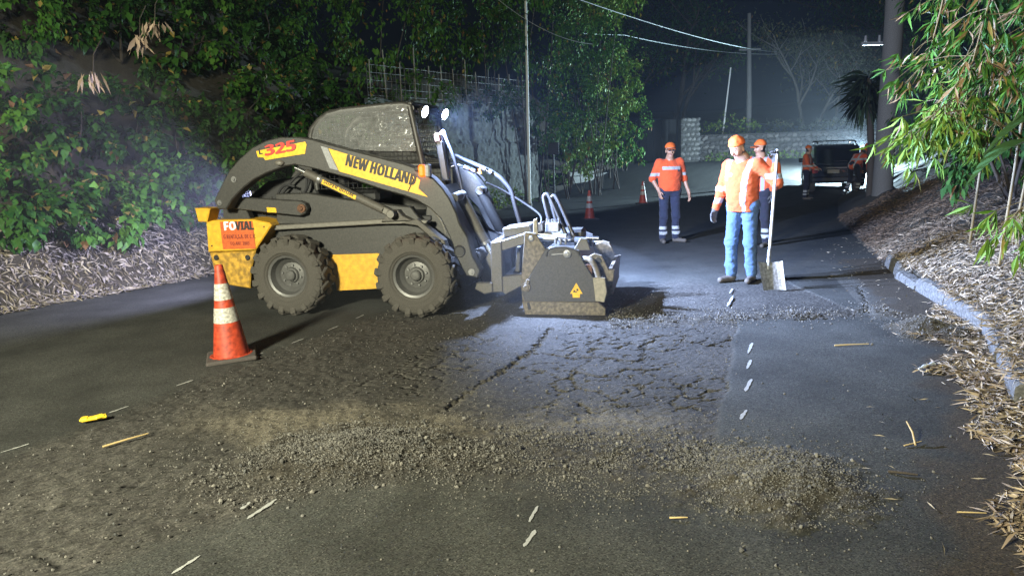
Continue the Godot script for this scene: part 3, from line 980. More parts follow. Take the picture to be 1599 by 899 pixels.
func film_sheet(flat: Array, z: float) -> ArrayMesh:
	# thin cling film over the side of the cab: a fine grid inside the outline, slightly wrinkled
	var poly := PackedVector2Array()
	for k in flat.size() / 2: poly.append(Vector2(flat[2 * k], flat[2 * k + 1]))
	var b := MB.new()
	var st := 0.025
	var cl := func(x: float, y: float) -> Vector3:
		var w := 0.007 * n_fine.get_noise_2d(x * 2.5 + y * 2.0, y * 34.0 - x * 5.0) + 0.0025 * n_fine.get_noise_2d(x * 9.0, y * 50.0)
		return Vector3(x, y, z + w)
	var nn := func(x: float, y: float) -> Vector3:
		var a: Vector3 = cl.call(x + 0.004, y)
		var c: Vector3 = cl.call(x - 0.004, y)
		var d: Vector3 = cl.call(x, y + 0.004)
		var e: Vector3 = cl.call(x, y - 0.004)
		return (a - c).cross(d - e).normalized()
	var x := -0.52
	while x < 0.70:
		var y := 1.62
		while y < 2.18:
			var cell := PackedVector2Array([Vector2(x, y), Vector2(x + st, y), Vector2(x + st, y + st), Vector2(x, y + st)])
			for piece in Geometry2D.intersect_polygons(cell, poly):
				for k in range(1, piece.size() - 1):
					var p0: Vector2 = piece[0]
					var p1: Vector2 = piece[k]
					var p2: Vector2 = piece[k + 1]
					b.tri(cl.call(p0.x, p0.y), cl.call(p1.x, p1.y), cl.call(p2.x, p2.y), nn.call(p0.x, p0.y), nn.call(p1.x, p1.y), nn.call(p2.x, p2.y))
			y += st
		x += st
	return b.mesh()

func make_front(root: Node3D) -> void:
	# cross tube, tilt cylinders, quick-attach plate
	rod("cross_tube", M.dusty_paint, root, [Vector3(1.27, 0.56, -0.66), Vector3(1.27, 0.56, 0.66)], [0.075], 16)
	for s in [1.0, -1.0]:
		var z: float = 0.42 * s
		var c := node("tilt_cylinder", root)
		rod("barrel", M.dusty_paint if s > 0 else M.dark_paint, c, [Vector3(1.12, 1.18, z), Vector3(1.345, 0.715, z)], [0.056], 18)
		rod("gland", M.steel, c, [Vector3(1.345, 0.715, z), Vector3(1.36, 0.685, z)], [0.060], 18)
		rod("piston_rod", M.chrome, c, [Vector3(1.35, 0.70, z), Vector3(1.43, 0.545, z)], [0.028], 12)
		var b := MB.new()
		b.cyl(Vector3(1.115, 1.20, z - 0.06), Vector3(1.115, 1.20, z + 0.06), 0.05, 16, 0.006)
		part(b, "eye", M.steel, c)
		rod("cylinder_bracket", M.dark_paint, root, [Vector3(1.115, 1.20, z * 1.2), Vector3(1.10, 1.19, 0.66 * s)], [0.05], 10)
		plate("attach_ear", M.planer_grey, root, [1.30, 0.36, 1.32, 0.50, 1.40, 0.60, 1.47, 0.60, 1.47, 0.26, 1.36, 0.24], minf(z - 0.07, z + 0.07), maxf(z - 0.07, z + 0.07), 0.008)
		plate("hook_foot", M.planer_grey, root, [1.28, 0.255, 1.30, 0.315, 1.47, 0.32, 1.47, 0.22, 1.38, 0.20], minf(0.54 * s, 0.66 * s), maxf(0.54 * s, 0.66 * s), 0.01)
	var pl := node("cold_planer", root)
	# welded frame behind the planer
	for s in [1.0, -1.0]:
		var z0 := minf(0.50 * s, 0.64 * s)
		var z1 := maxf(0.50 * s, 0.64 * s)
		plate("frame_upright", M.planer_grey, pl, [1.462, 0.735, 1.575, 0.748, 1.57, 0.22, 1.45, 0.215], z0, z1, 0.008)
		plate("top_arm", M.planer_grey, pl, [1.577, 0.750, 1.815, 0.82, 1.815, 0.715, 1.577, 0.645], z0 + 0.01 * s, z1 - 0.004, 0.007)
		plate("bottom_arm", M.planer_grey, pl, [1.572, 0.380, 1.772, 0.40, 1.80, 0.30, 1.60, 0.195, 1.572, 0.215], z0 + 0.01 * s, z1 - 0.004, 0.007)
		plate("inner_strut", M.dark_paint, pl, [1.66, 0.395, 1.69, 0.66, 1.73, 0.66, 1.71, 0.39], minf(0.34 * s, 0.42 * s), maxf(0.34 * s, 0.42 * s), 0.006)
	bx("attach_plate", M.planer_grey, pl, Vector3(1.505, 0.70, 0), Vector3(0.07, 0.10, 1.0), 0.01)
	bx("attach_plate", M.planer_grey, pl, Vector3(1.505, 0.26, 0), Vector3(0.07, 0.10, 1.0), 0.01)
	bx("top_box", M.planer_grey, pl, Vector3(1.68, 0.815, 0.18), Vector3(0.30, 0.10, 0.36), 0.012, Basis(Vector3(0, 0, 1), 0.12))
	# drum housing
	plate("drum_housing", M.dark_paint, pl, [1.86, 0.10, 1.86, 0.52, 2.02, 0.63, 2.34, 0.63, 2.46, 0.44, 2.50, 0.12], -0.64, 0.64, 0.02)
	var drum := MB.new()
	drum.cyl(Vector3(2.18, 0.15, -0.60), Vector3(2.18, 0.15, 0.60), 0.12, 20)
	for k in 40:
		var a := k * 2.4
		var z := -0.58 + 0.029 * k
		drum.box(Vector3(2.18 + cos(a) * 0.135, 0.15 + sin(a) * 0.135, z), Vector3(0.04, 0.03, 0.03), 0.004, Basis(Vector3(0, 0, 1), a))
	part(drum, "milling_drum", M.steel, pl)
	for s in [1.0, -1.0]:
		var cr := plate("end_plate", M.planer_cream, pl, [1.829, 0.844, 1.937, 0.826, 2.031, 0.669, 2.023, 0.598, 1.895, 0.443, 1.835, 0.30, 1.835, 0.05, 1.79, 0.05, 1.77, 0.312], minf(0.655 * s, 0.685 * s), maxf(0.655 * s, 0.685 * s), 0.005)
		var dk := plate("side_shield", M.shield, pl, [2.037, 0.669, 2.089, 0.697, 2.23, 0.703, 2.373, 0.654, 2.399, 0.567, 2.454, 0.468, 2.522, 0.366, 2.547, 0.14, 1.813, 0.135, 1.78, 0.235, 1.881, 0.424], minf(0.688 * s, 0.71 * s), maxf(0.688 * s, 0.71 * s), 0.006)
		plate("skid_shoe", M.planer_cream, pl, [1.787, 0.141, 2.551, 0.14, 2.625, 0.076, 2.624, 0.004, 1.815, 0.004], minf(0.665 * s, 0.728 * s), maxf(0.665 * s, 0.728 * s), 0.006)
		var zf: float = 0.71 * s
		var b := MB.new()
		b.ext([1.835, 0.13, 1.862, 0.135, 1.878, 0.065, 1.85, 0.055], minf(zf, zf + 0.022 * s), maxf(zf, zf + 0.022 * s), 0.004)
		part(b, "slot", M.black, dk)
		b = MB.new()
		b.lathe([0.0, 0.03, 0.025, 0.03, 0.03, 0.02, 0.042, 0.018, 0.046, 0.0], Vector3(1.832, 0.285, zf), Vector3(0, 0, s), 20)
		b.box(Vector3(1.845, 0.325, zf + 0.012 * s), Vector3(0.035, 0.09, 0.02), 0.006, Basis(Vector3(0, 0, 1), -0.3))
		part(b, "pivot_bolt", M.planer_cream, dk)
		b = MB.new()
		b.lathe([0.0, 0.03, 0.018, 0.03, 0.022, 0.02, 0.038, 0.018, 0.042, 0.0], Vector3(2.255, 0.624, zf), Vector3(0, 0, s), 20)
		b.box(Vector3(2.165, 0.622, zf + 0.008 * s), Vector3(0.14, 0.022, 0.018), 0.006, Basis(Vector3(0, 0, 1), 0.06))
		part(b, "depth_knob", M.steel, dk)
		b = MB.new()
		b.tube(smooth_path([Vector3(2.045, 0.60, zf), Vector3(2.06, 0.655, zf), Vector3(2.11, 0.685, zf), Vector3(2.23, 0.69, zf), Vector3(2.34, 0.655, zf), Vector3(2.375, 0.60, zf)]), [0.010], 8)
		part(b, "rim_bar", M.dark_paint, dk)
		b = MB.new()
		b.lathe([0.0, 0.014, 0.02, 0.014, 0.03, 0.008, 0.032, 0.0], Vector3(1.892, 0.775, 0.685 * s), Vector3(0, 0, s), 18)
		part(b, "bolt", M.steel, cr)
		if s > 0:
			var w := plate("warning_label", M.yellow_decal, dk, [2.338, 0.333, 2.400, 0.222, 2.374, 0.222, 2.372, 0.182, 2.300, 0.182, 2.298, 0.222, 2.274, 0.222], 0.7095, 0.7125, 0.0008)
			bx("pictogram", M.black, w, Vector3(2.325, 0.242, 0.7135), Vector3(0.04, 0.010, 0.003), 0.001)
			bx("pictogram", M.black, w, Vector3(2.348, 0.262, 0.7135), Vector3(0.018, 0.022, 0.003), 0.001, Basis(Vector3(0, 0, 1), 0.4))
			bx("pictogram", M.black, w, Vector3(2.318, 0.253, 0.7135), Vector3(0.014, 0.012, 0.003), 0.001)
		plate("front_arm", M.planer_cream, pl, [2.376, 0.537, 2.507, 0.602, 2.577, 0.579, 2.646, 0.435, 2.704, 0.435, 2.676, 0.199, 2.617, 0.141, 2.593, 0.304, 2.477, 0.33], minf(0.50 * s, 0.54 * s), maxf(0.50 * s, 0.54 * s), 0.006)
		b = MB.new()
		b.cyl(Vector3(2.545, 0.53, 0.535 * s), Vector3(2.545, 0.53, 0.55 * s), 0.032, 16)
		part(b, "lightening_hole", M.black, pl)
		rod("yoke", M.planer_cream, pl, smooth_path([Vector3(2.40, 0.555, 0.60 * s), Vector3(2.47, 0.55, 0.64 * s), Vector3(2.52, 0.49, 0.66 * s), Vector3(2.56, 0.37, 0.68 * s)]), [0.030], 10)
		plate("wear_plate", M.pale_cream, pl, [2.506, 0.389, 2.624, 0.389, 2.643, 0.245, 2.615, 0.142, 2.529, 0.155], minf(0.715 * s, 0.745 * s), maxf(0.715 * s, 0.745 * s), 0.006)
		bx("rust_patch_plate", M.rust, pl, Vector3(2.46, 0.44, 0.66 * s), Vector3(0.07, 0.14, 0.02), 0.004)
	bx("front_apron", M.planer_cream, pl, Vector3(2.66, 0.30, 0), Vector3(0.05, 0.26, 1.06), 0.01)
	# hydraulics on top
	var c1 := node("depth_cylinder", pl)
	rod("barrel", M.steel, c1, [Vector3(1.97, 0.775, 0.36), Vector3(2.20, 0.745, 0.36)], [0.036], 14)
	rod("piston_rod", M.chrome, c1, [Vector3(1.86, 0.79, 0.36), Vector3(1.97, 0.775, 0.36)], [0.018], 10)
	var c2 := node("depth_cylinder", pl)
	rod("barrel", M.steel, c2, [Vector3(1.90, 0.76, 0.52), Vector3(2.13, 0.745, 0.52)], [0.026], 14)
	rod("piston_rod", M.chrome, c2, [Vector3(2.13, 0.745, 0.52), Vector3(2.26, 0.738, 0.52)], [0.014], 10)
	var c3 := node("depth_cylinder", pl)
	rod("barrel", M.blue_steel, c3, [Vector3(2.28, 0.69, 0.28), Vector3(2.46, 0.685, 0.28)], [0.048], 16)
	rod("piston_rod", M.chrome, c3, [Vector3(2.40, 0.735, 0.34), Vector3(2.535, 0.728, 0.34)], [0.020], 10)
	plate("cylinder_lug", M.planer_grey, pl, [2.28, 0.62, 2.36, 0.75, 2.42, 0.74, 2.46, 0.62], 0.40, 0.46, 0.006)
	plate("stop_bar", M.pale_cream, pl, [1.862, 0.78, 1.868, 0.935, 1.905, 0.945, 1.912, 0.78], 0.34, 0.40, 0.005)
	bx("valve_block", M.steel, pl, Vector3(2.02, 0.82, 0.05), Vector3(0.15, 0.10, 0.16), 0.01)
	bx("hydraulic_motor", M.dark_paint, pl, Vector3(2.18, 0.70, -0.25), Vector3(0.30, 0.14, 0.30), 0.03)
	for k in 4:
		rod("fitting", M.chrome, pl, [Vector3(1.98 + 0.035 * k, 0.86, 0.06), Vector3(1.98 + 0.035 * k, 0.90 + 0.01 * (k % 2), 0.06)], [0.014], 8)
	for k in 3:
		rod("fitting", M.steel, pl, [Vector3(2.12 + 0.05 * k, 0.70, 0.56), Vector3(2.12 + 0.05 * k, 0.76, 0.56)], [0.012], 8)
	# hoses
	var hz := -0.30
	rod("hose", M.rubber, root, smooth_path([Vector3(0.86, 1.59, hz), Vector3(0.992, 1.545, hz), Vector3(1.226, 1.44, hz), Vector3(1.30, 1.40, hz), Vector3(1.40, 1.325, hz), Vector3(1.498, 1.196, hz), Vector3(1.536, 1.037, hz), Vector3(1.59, 0.82, hz)]), [0.026], 10)
	rod("hydraulic_pipe", M.blue_steel, root, smooth_path([Vector3(0.83, 1.58, -0.20), Vector3(0.90, 1.61, -0.20), Vector3(1.00, 1.56, -0.20), Vector3(1.12, 1.50, -0.22), Vector3(1.24, 1.44, -0.26)]), [0.020], 10)
	rod("hydraulic_pipe", M.chrome, root, smooth_path([Vector3(0.86, 1.49, -0.15), Vector3(0.96, 1.50, -0.15), Vector3(1.04, 1.45, -0.18), Vector3(1.16, 1.40, -0.20), Vector3(1.22, 1.32, -0.22)]), [0.014], 8)
	for q in [[1.03, 1.47, -0.16], [1.09, 1.44, -0.18], [1.20, 1.46, -0.24], [1.26, 1.42, -0.27]]:
		rod("coupler", M.chrome, root, [Vector3(q[0] - 0.03, q[1] + 0.015, q[2]), Vector3(q[0] + 0.03, q[1] - 0.015, q[2])], [0.027], 10)
	rod("coupler_cap", M.amber_paint, root, [Vector3(1.165, 1.455, -0.19), Vector3(1.185, 1.40, -0.19)], [0.014], 8)
	rod("hose", M.rubber, root, smooth_path([Vector3(1.24, 1.30, -0.2), Vector3(1.42, 1.20, -0.28), Vector3(1.654, 1.05, -0.30), Vector3(1.826, 0.92, -0.28), Vector3(1.838, 0.83, -0.25)]), [0.013], 8)
	for k in 2:
		var o := 0.075 * k
		rod("hose", M.rubber_pale, root, smooth_path([Vector3(1.975 + o, 0.87, 0.0), Vector3(1.93 + o, 1.05, -0.01), Vector3(1.915 + o, 1.14 - 0.02 * k, -0.02), Vector3(1.955 + o, 1.165 - 0.02 * k, -0.02), Vector3(2.005 + o, 1.08, -0.01), Vector3(2.09 + o, 0.88, 0.0), Vector3(2.16 + o, 0.72, 0.03)]), [0.022], 10)
	rod("hose", M.rubber, root, smooth_path([Vector3(1.12, 0.95, 0.18), Vector3(1.20, 0.88, 0.2), Vector3(1.26, 0.74, 0.2), Vector3(1.36, 0.66, 0.1)]), [0.018], 8)
	rod("hose", M.rubber, root, smooth_path([Vector3(1.08, 1.05, 0.05), Vector3(1.22, 0.95, 0.05), Vector3(1.30, 0.80, 0.0), Vector3(1.46, 0.74, 0.0)]), [0.016], 8)

# ---------- figures: joints with radii, blended as one surface ----------
# bone: [a, b, ra, rb, blend]
func net(bones: Array, cell: float, col = null, cut := [], folds := 0.0) -> ArrayMesh:
	var lo := Vector3.ONE * 1e6
	var hi := -lo
	for b in bones:
		var r: float = maxf(b[2], b[3]) + cell * 2.5
		lo = lo.min((b[0] as Vector3).min(b[1]) - Vector3.ONE * r)
		hi = hi.max((b[0] as Vector3).max(b[1]) + Vector3.ONE * r)
	var nx := int((hi.x - lo.x) / cell) + 2
	var ny := int((hi.y - lo.y) / cell) + 2
	var nz := int((hi.z - lo.z) / cell) + 2
	var F := PackedFloat32Array()
	F.resize(nx * ny * nz)
	F.fill(9.0)
	for b in bones:
		var a: Vector3 = b[0]
		var ab: Vector3 = b[1] - a
		var ra: float = b[2]
		var rb: float = b[3]
		var k: float = b[4]
		var l2 := maxf(ab.length_squared(), 1e-8)
		var ext_: float = maxf(ra, rb) + k + cell * 2.0
		var p0 := ((a.min(b[1]) - Vector3.ONE * ext_) - lo) / cell
		var p1 := ((a.max(b[1]) + Vector3.ONE * ext_) - lo) / cell
		for z in range(maxi(0, int(p0.z)), mini(nz - 1, int(p1.z) + 1) + 1):
			for y in range(maxi(0, int(p0.y)), mini(ny - 1, int(p1.y) + 1) + 1):
				var at := (z * ny + y) * nx
				for x in range(maxi(0, int(p0.x)), mini(nx - 1, int(p1.x) + 1) + 1):
					var ap := lo + Vector3(x, y, z) * cell - a
					var t := clampf(ap.dot(ab) / l2, 0.0, 1.0)
					var d := (ap - ab * t).length() - (ra + (rb - ra) * t)
					var f := F[at + x]
					if f > 8.0: F[at + x] = d
					else:
						var h := maxf(k - absf(f - d), 0.0) / maxf(k, 1e-5)
						F[at + x] = minf(f, d) - h * h * k * 0.25
	if folds > 0.0:  # creases of loose cloth
		for z in nz:
			for y in ny:
				for x in nx:
					var at := (z * ny + y) * nx + x
					if absf(F[at]) < 0.04:
						var p := lo + Vector3(x, y, z) * cell
						var f := absf(n_mid.get_noise_3d(p.x * 17.0 + p.y * 9.0, p.y * 26.0 - p.x * 8.0, p.z * 17.0))
						F[at] += folds * (0.35 - f * 1.6)
	for c in cut:  # [point, normal]: nothing is left on the side the normal points to
		for z in nz:
			for y in ny:
				for x in nx:
					var at := (z * ny + y) * nx + x
					F[at] = maxf(F[at], (lo + Vector3(x, y, z) * cell - c[0]).dot(c[1]))
	var b := MB.new()
	var ids := PackedInt32Array()
	ids.resize(nx * ny * nz)
	ids.fill(-1)
	var sy := nx
	var sz := nx * ny
	for z in nz - 1:
		for y in ny - 1:
			var at := (z * ny + y) * nx
			for x in nx - 1:
				var q := at + x
				var f0 := F[q]
				if f0 > cell * 2.0 or f0 < -cell * 2.0: continue
				var f1 := F[q + 1]
				var f2 := F[q + sy]
				var f3 := F[q + sy + 1]
				var f4 := F[q + sz]
				var f5 := F[q + sz + 1]
				var f6 := F[q + sz + sy]
				var f7 := F[q + sz + sy + 1]
				var neg := int(f0 < 0) + int(f1 < 0) + int(f2 < 0) + int(f3 < 0) + int(f4 < 0) + int(f5 < 0) + int(f6 < 0) + int(f7 < 0)
				if neg == 0 or neg == 8: continue
				var s := Vector3.ZERO
				var m := 0
				if (f0 < 0) != (f1 < 0): s += Vector3(f0 / (f0 - f1), 0, 0); m += 1
				if (f2 < 0) != (f3 < 0): s += Vector3(f2 / (f2 - f3), 1, 0); m += 1
				if (f4 < 0) != (f5 < 0): s += Vector3(f4 / (f4 - f5), 0, 1); m += 1
				if (f6 < 0) != (f7 < 0): s += Vector3(f6 / (f6 - f7), 1, 1); m += 1
				if (f0 < 0) != (f2 < 0): s += Vector3(0, f0 / (f0 - f2), 0); m += 1
				if (f1 < 0) != (f3 < 0): s += Vector3(1, f1 / (f1 - f3), 0); m += 1
				if (f4 < 0) != (f6 < 0): s += Vector3(0, f4 / (f4 - f6), 1); m += 1
				if (f5 < 0) != (f7 < 0): s += Vector3(1, f5 / (f5 - f7), 1); m += 1
				if (f0 < 0) != (f4 < 0): s += Vector3(0, 0, f0 / (f0 - f4)); m += 1
				if (f1 < 0) != (f5 < 0): s += Vector3(1, 0, f1 / (f1 - f5)); m += 1
				if (f2 < 0) != (f6 < 0): s += Vector3(0, 1, f2 / (f2 - f6)); m += 1
				if (f3 < 0) != (f7 < 0): s += Vector3(1, 1, f3 / (f3 - f7)); m += 1
				s /= m
				var g := Vector3(f1 - f0 + f3 - f2 + f5 - f4 + f7 - f6, f2 - f0 + f3 - f1 + f6 - f4 + f7 - f5, f4 - f0 + f5 - f1 + f6 - f2 + f7 - f3).normalized()
				var p := lo + (Vector3(x, y, z) + s) * cell
				if col != null: b.col = col.call(p, g)
				ids[q] = b.vert(p, g)
	for z in range(1, nz - 1):
		for y in range(1, ny - 1):
			for x in range(1, nx - 1):
				var q := (z * ny + y) * nx + x
				var f := F[q]
				if f > cell * 1.8 or f < -cell * 1.8: continue
				for ax in 3:
					var st: int = [1, sy, sz][ax]
					var u: int = [sy, sz, 1][ax]
					var w: int = [sz, 1, sy][ax]
					var g := F[q + st]
					if (f < 0) == (g < 0): continue
					var i0 := ids[q]
					var i1 := ids[q - u]
					var i2 := ids[q - u - w]
					var i3 := ids[q - w]
					if i0 < 0 or i1 < 0 or i2 < 0 or i3 < 0: continue
					if f < 0: b.i.append_array([i0, i2, i1, i0, i3, i2])
					else: b.i.append_array([i0, i1, i2, i0, i2, i3])
	return b.mesh()

# a hand or glove: palm, four bent fingers of different lengths and a thumb from the palm's side
func hand(called: String, m: Material, parent: Node, wrist: Vector3, dir: Vector3, palm_n: Vector3, thumb_side: float, curl: float, cell: float, fat := 1.0) -> void:
	var d := dir.normalized()
	var n := (palm_n - d * palm_n.dot(d)).normalized()
	var w := d.cross(n) * thumb_side
	var bones := []
	var k := 0.012
	for s in [-1.0, 0.0, 1.0]:
		bones.append([wrist + w * s * 0.018, wrist + d * 0.085 + w * s * 0.028, 0.018 * fat, 0.015 * fat, k])
	bones.append([wrist - d * 0.05, wrist, 0.029 * fat, 0.026 * fat, 0.02])
	var lens := [0.068, 0.076, 0.070, 0.055]
	for f in 4:
		var o: float = 0.033 - 0.022 * f
		var p := wrist + d * 0.088 + w * o
		var dd := d
		var len_: float = lens[f]
		for j in 3:
			dd = (dd * cos(curl * 0.8) + n * sin(curl * 0.8)).normalized()
			var nn := (n - dd * n.dot(dd)).normalized()
			var q: Vector3 = p + dd * len_ * [0.45, 0.32, 0.23][j]
			bones.append([p, q, (0.0100 - 0.0008 * j) * fat, (0.0092 - 0.0008 * j) * fat, 0.004])
			p = q
			n = nn
		n = (palm_n - d * palm_n.dot(d)).normalized()
	var t0 := wrist + d * 0.028 + w * 0.028
	var td := (d * 0.65 + w * 0.65 + n * (0.25 + curl * 0.4)).normalized()
	var t1 := t0 + td * 0.045
	var t2 := t1 + (td * 0.5 + d * 0.6 + n * curl * 0.6 - w * curl * 0.2).normalized() * 0.035
	bones.append([t0, t1, 0.013 * fat, 0.011 * fat, 0.008])
	bones.append([t1, t2, 0.011 * fat, 0.009 * fat, 0.004])
	put(net(bones, cell), called, m, parent)

# J: joints in the figure's own frame (x to its left hand seen from the front, z forward), o: looks
func figure(t: Node3D, J: Dictionary, o: Dictionary) -> void:
	var cell: float = o.get("cell", 0.012)
	var stout: float = o.get("stout", 1.0)
	var hc: Vector3 = J.head
	var fwd: Vector3 = (J.look as Vector3).normalized()
	var side := Vector3.UP.cross(fwd).normalized()
	var up := fwd.cross(side).normalized()
	var B := Basis(side, up, fwd)
	# body: one skin from skull to feet, mostly under clothes
	var bones := []
	bones.append([hc + B * Vector3(0, 0.045, -0.015), hc + B * Vector3(0, 0.03, 0.012), 0.080, 0.078, 0.03])
	bones.append([hc + B * Vector3(0, -0.02, 0.02), hc + B * Vector3(0, -0.075, 0.035), 0.064, 0.042, 0.03])
	bones.append([hc + B * Vector3(0, 0.012, 0.088), hc + B * Vector3(0, -0.022, 0.103), 0.010, 0.015, 0.012])
	for s in [-1.0, 1.0]:
		bones.append([hc + B * Vector3(0.078 * s, 0.012, -0.005), hc + B * Vector3(0.080 * s, -0.028, 0.0), 0.013, 0.010, 0.006])
		bones.append([hc + B * Vector3(0.035 * s, -0.022, 0.06), hc + B * Vector3(0.03 * s, -0.03, 0.06), 0.024, 0.022, 0.02])
	bones.append([hc + B * Vector3(0, -0.05, -0.02), J.neck, 0.052, 0.056, 0.03])
	bones.append([J.neck, J.chest, 0.06, 0.11, 0.08])
	bones.append([J.chest, J.pelvis, 0.11, 0.11, 0.08])
	for s in ["l", "r"]:
		bones.append([J["sh_" + s], J.chest, 0.055, 0.08, 0.06])
		bones.append([J["sh_" + s], J["el_" + s], 0.048, 0.040, 0.03])
		bones.append([J["el_" + s], J["wr_" + s], 0.040, 0.027, 0.025])
		bones.append([J["hip_" + s], J["kn_" + s], 0.075, 0.052, 0.04])
		bones.append([J["kn_" + s], J["an_" + s], 0.052, 0.038, 0.03])
	var hair: Color = o.get("hair", Color(0.012, 0.010, 0.009))
	var skin: Color = o.get("skin", Color(0.30, 0.165, 0.105))
	var body_col := func(p: Vector3, _g: Vector3) -> Color:
		var q := B.inverse() * (p - hc)
		if q.length() < 0.16:
			if q.z < 0.012 - q.y * 0.2 and q.y > -0.055 and absf(q.x) < 0.0765: return hair
			if q.z > 0.05 and absf(q.y + 0.058) < 0.006 and absf(q.x) < 0.026: return Color(0.20, 0.07, 0.055)
			if q.z > 0.05 and absf(q.y - 0.040) < 0.005 and absf(absf(q.x) - 0.033) < 0.02: return hair
			if o.has("stubble") and q.y < -0.045 and q.z > 0.02: return skin * 0.6
		return skin
	put(net(bones, minf(cell, 0.011) if cell < 0.02 else cell, body_col), "body", M.skin, t)
	if cell < 0.02:
		for s in [-1.0, 1.0]:
			var e := MB.new()
			e.ball(hc + B * Vector3(0.031 * s, 0.018, 0.078), Vector3(0.014, 0.007, 0.008), 6)
			part(e, "eye", M.eye, t)
	# trousers
	var tb := []
	for s in ["l", "r"]:
		tb.append([J["hip_" + s], J["kn_" + s], 0.098 * stout, 0.074, 0.05])
		tb.append([J["kn_" + s], J["an_" + s] + (J["kn_" + s] - J["an_" + s]) * 0.06, 0.074, 0.066, 0.035])
		tb.append([J["hip_" + s], J.pelvis, 0.105 * stout, 0.12 * stout, 0.05])
		# creases of the cloth at the knee and over the shoe
		tb.append([J["an_" + s] + Vector3(0.03, 0.10, 0.03), J["an_" + s] + Vector3(-0.03, 0.12, 0.03), 0.045, 0.045, 0.02])
		tb.append([J["kn_" + s] + Vector3(0.03, -0.05, 0.03), J["kn_" + s] + Vector3(-0.03, -0.02, 0.035), 0.045, 0.045, 0.02])
	var tc: Color = o.trousers
	var tband: bool = o.get("ankle_bands", false)
	var tcol := func(p: Vector3, _g: Vector3) -> Color:
		var lowest := minf((J.an_l as Vector3).y, (J.an_r as Vector3).y)
		var h := p.y - lowest
		if tband and ((h > 0.07 and h < 0.125) or (h > 0.16 and h < 0.215)): return Color(0.55, 0.57, 0.58)
		return tc * (1.0 + 0.25 * n_mid.get_noise_3d(p.x * 40.0, p.y * 25.0, p.z * 40.0))
	put(net(tb, cell, tcol, [], 0.010), "trousers", M.cloth, t)
	# shirt
	var sb := []
	var cx: Vector3 = (J.sh_r - J.sh_l).normalized()
	sb.append([J.chest + cx * 0.075, J.pelvis + cx * 0.06 + Vector3(0, -0.15 if o.get("straight", true) else -0.03, 0), 0.128 * stout, 0.126 * stout, 0.08])
	sb.append([J.chest - cx * 0.075, J.pelvis - cx * 0.06 + Vector3(0, -0.15 if o.get("straight", true) else -0.03, 0), 0.128 * stout, 0.126 * stout, 0.08])
	if o.has("belly"):
		var mid: Vector3 = (J.chest + J.pelvis * 1.4) / 2.4
		sb.append([mid + Vector3(0, 0.05, o.belly), mid + Vector3(0, -0.06, o.belly), 0.12, 0.12, 0.1])
	sb.append([J.sh_l * 0.92 + J.chest * 0.08, J.sh_r * 0.92 + J.chest * 0.08, 0.066, 0.066, 0.06])
	sb.append([J.neck + Vector3(0, -0.03, 0), J.chest, 0.07, 0.12, 0.06])
	for s in ["l", "r"]:
		sb.append([J["sh_" + s], J["el_" + s], 0.078, 0.064, 0.05])
		if o.get("long", true):
			sb.append([J["el_" + s], (J["wr_" + s] as Vector3).lerp(J["el_" + s], 0.12), 0.064, 0.047, 0.03])
			var el: Vector3 = J["el_" + s]
			sb.append([el + Vector3(0.02, 0.03, 0.01), el + Vector3(-0.02, 0.03, 0.02), 0.045, 0.045, 0.02])
	var sc: Color = o.shirt
	var scol = o.get("bands", null)
	var shirt_col := func(p: Vector3, g: Vector3) -> Color:
		if scol != null:
			var c: Color = scol.call(p, g)
			if c.a > 0.5: return c
		return sc * (1.0 + 0.10 * n_mid.get_noise_3d(p.x * 30.0, p.y * 30.0, p.z * 30.0))
	var sleeve_cut := []
	put(net(sb, cell, shirt_col, [[J.pelvis + Vector3(0, o.get("hem", -0.06), 0), Vector3(0, -1, 0)]] if o.get("straight", true) else [], 0.010), "shirt", M.cloth, t)
	# boots
	for s in ["l", "r"]:
		var an: Vector3 = J["an_" + s]
		var toe: Vector3 = J["toe_" + s]
		var fb := [[Vector3(an.x, 0.055, an.z), an + Vector3(0, 0.05, 0), 0.046, 0.046, 0.03], [Vector3(an.x, 0.04, an.z) - (toe - an).normalized() * 0.02, Vector3(toe.x, 0.036, toe.z), 0.042, 0.036, 0.03]]
		put(net(fb, minf(cell, 0.011), null, [[Vector3(0, 0.004, 0), Vector3(0, -1, 0)]]), "boot", o.get("boot", M.boot), t)
	# headwear
	var hat: String = o.get("hat", "cap")
	var hb := [[hc + B * Vector3(0, 0.055, -0.012), hc + B * Vector3(0, 0.045, 0.008), 0.098, 0.092, 0.02]]
	if hat == "cloth":   # soft cap with a loose flap over the neck
		for k in 7:
			var a := k * 0.9
			hb.append([hc + B * Vector3(0.06 * cos(a), 0.095 + 0.015 * (k % 2), 0.06 * sin(a) - 0.01), hc + B * Vector3(0.03 * cos(a + 0.4), 0.135, 0.03 * sin(a + 0.4) - 0.01), 0.022, 0.018, 0.02])
	put(net(hb, minf(cell, 0.012), null, [[hc + B * Vector3(0, 0.052, 0), B * Vector3(0, -1, 0.12).normalized()]]), "cap", o.hatmat, t)
	if hat == "cap":
		var rows := []
		var v := MB.new()
		for k in 9:
			var a := -1.0 + 2.0 * k / 8.0
			var p := B * Vector3(sin(a) * 0.088, 0.056 - 0.014 * a * a, cos(a) * 0.08) + hc
			var q := B * Vector3(sin(a) * 0.080, 0.046 - 0.018 * a * a, 0.088 + 0.075 * cos(a * 1.25)) + hc
			rows.append([p, q])
		for k in 8:
			var nrm := B.y
			v.quad(rows[k][0], rows[k][1], rows[k + 1][1], rows[k + 1][0], nrm)
			v.quad(rows[k][0] - nrm * 0.006, rows[k][1] - nrm * 0.006, rows[k + 1][1] - nrm * 0.006, rows[k + 1][0] - nrm * 0.006, -nrm)
			v.quad(rows[k][1], rows[k + 1][1], rows[k + 1][1] - nrm * 0.006, rows[k][1] - nrm * 0.006, B.z)
		part(v, "cap_peak", o.hatmat, t)

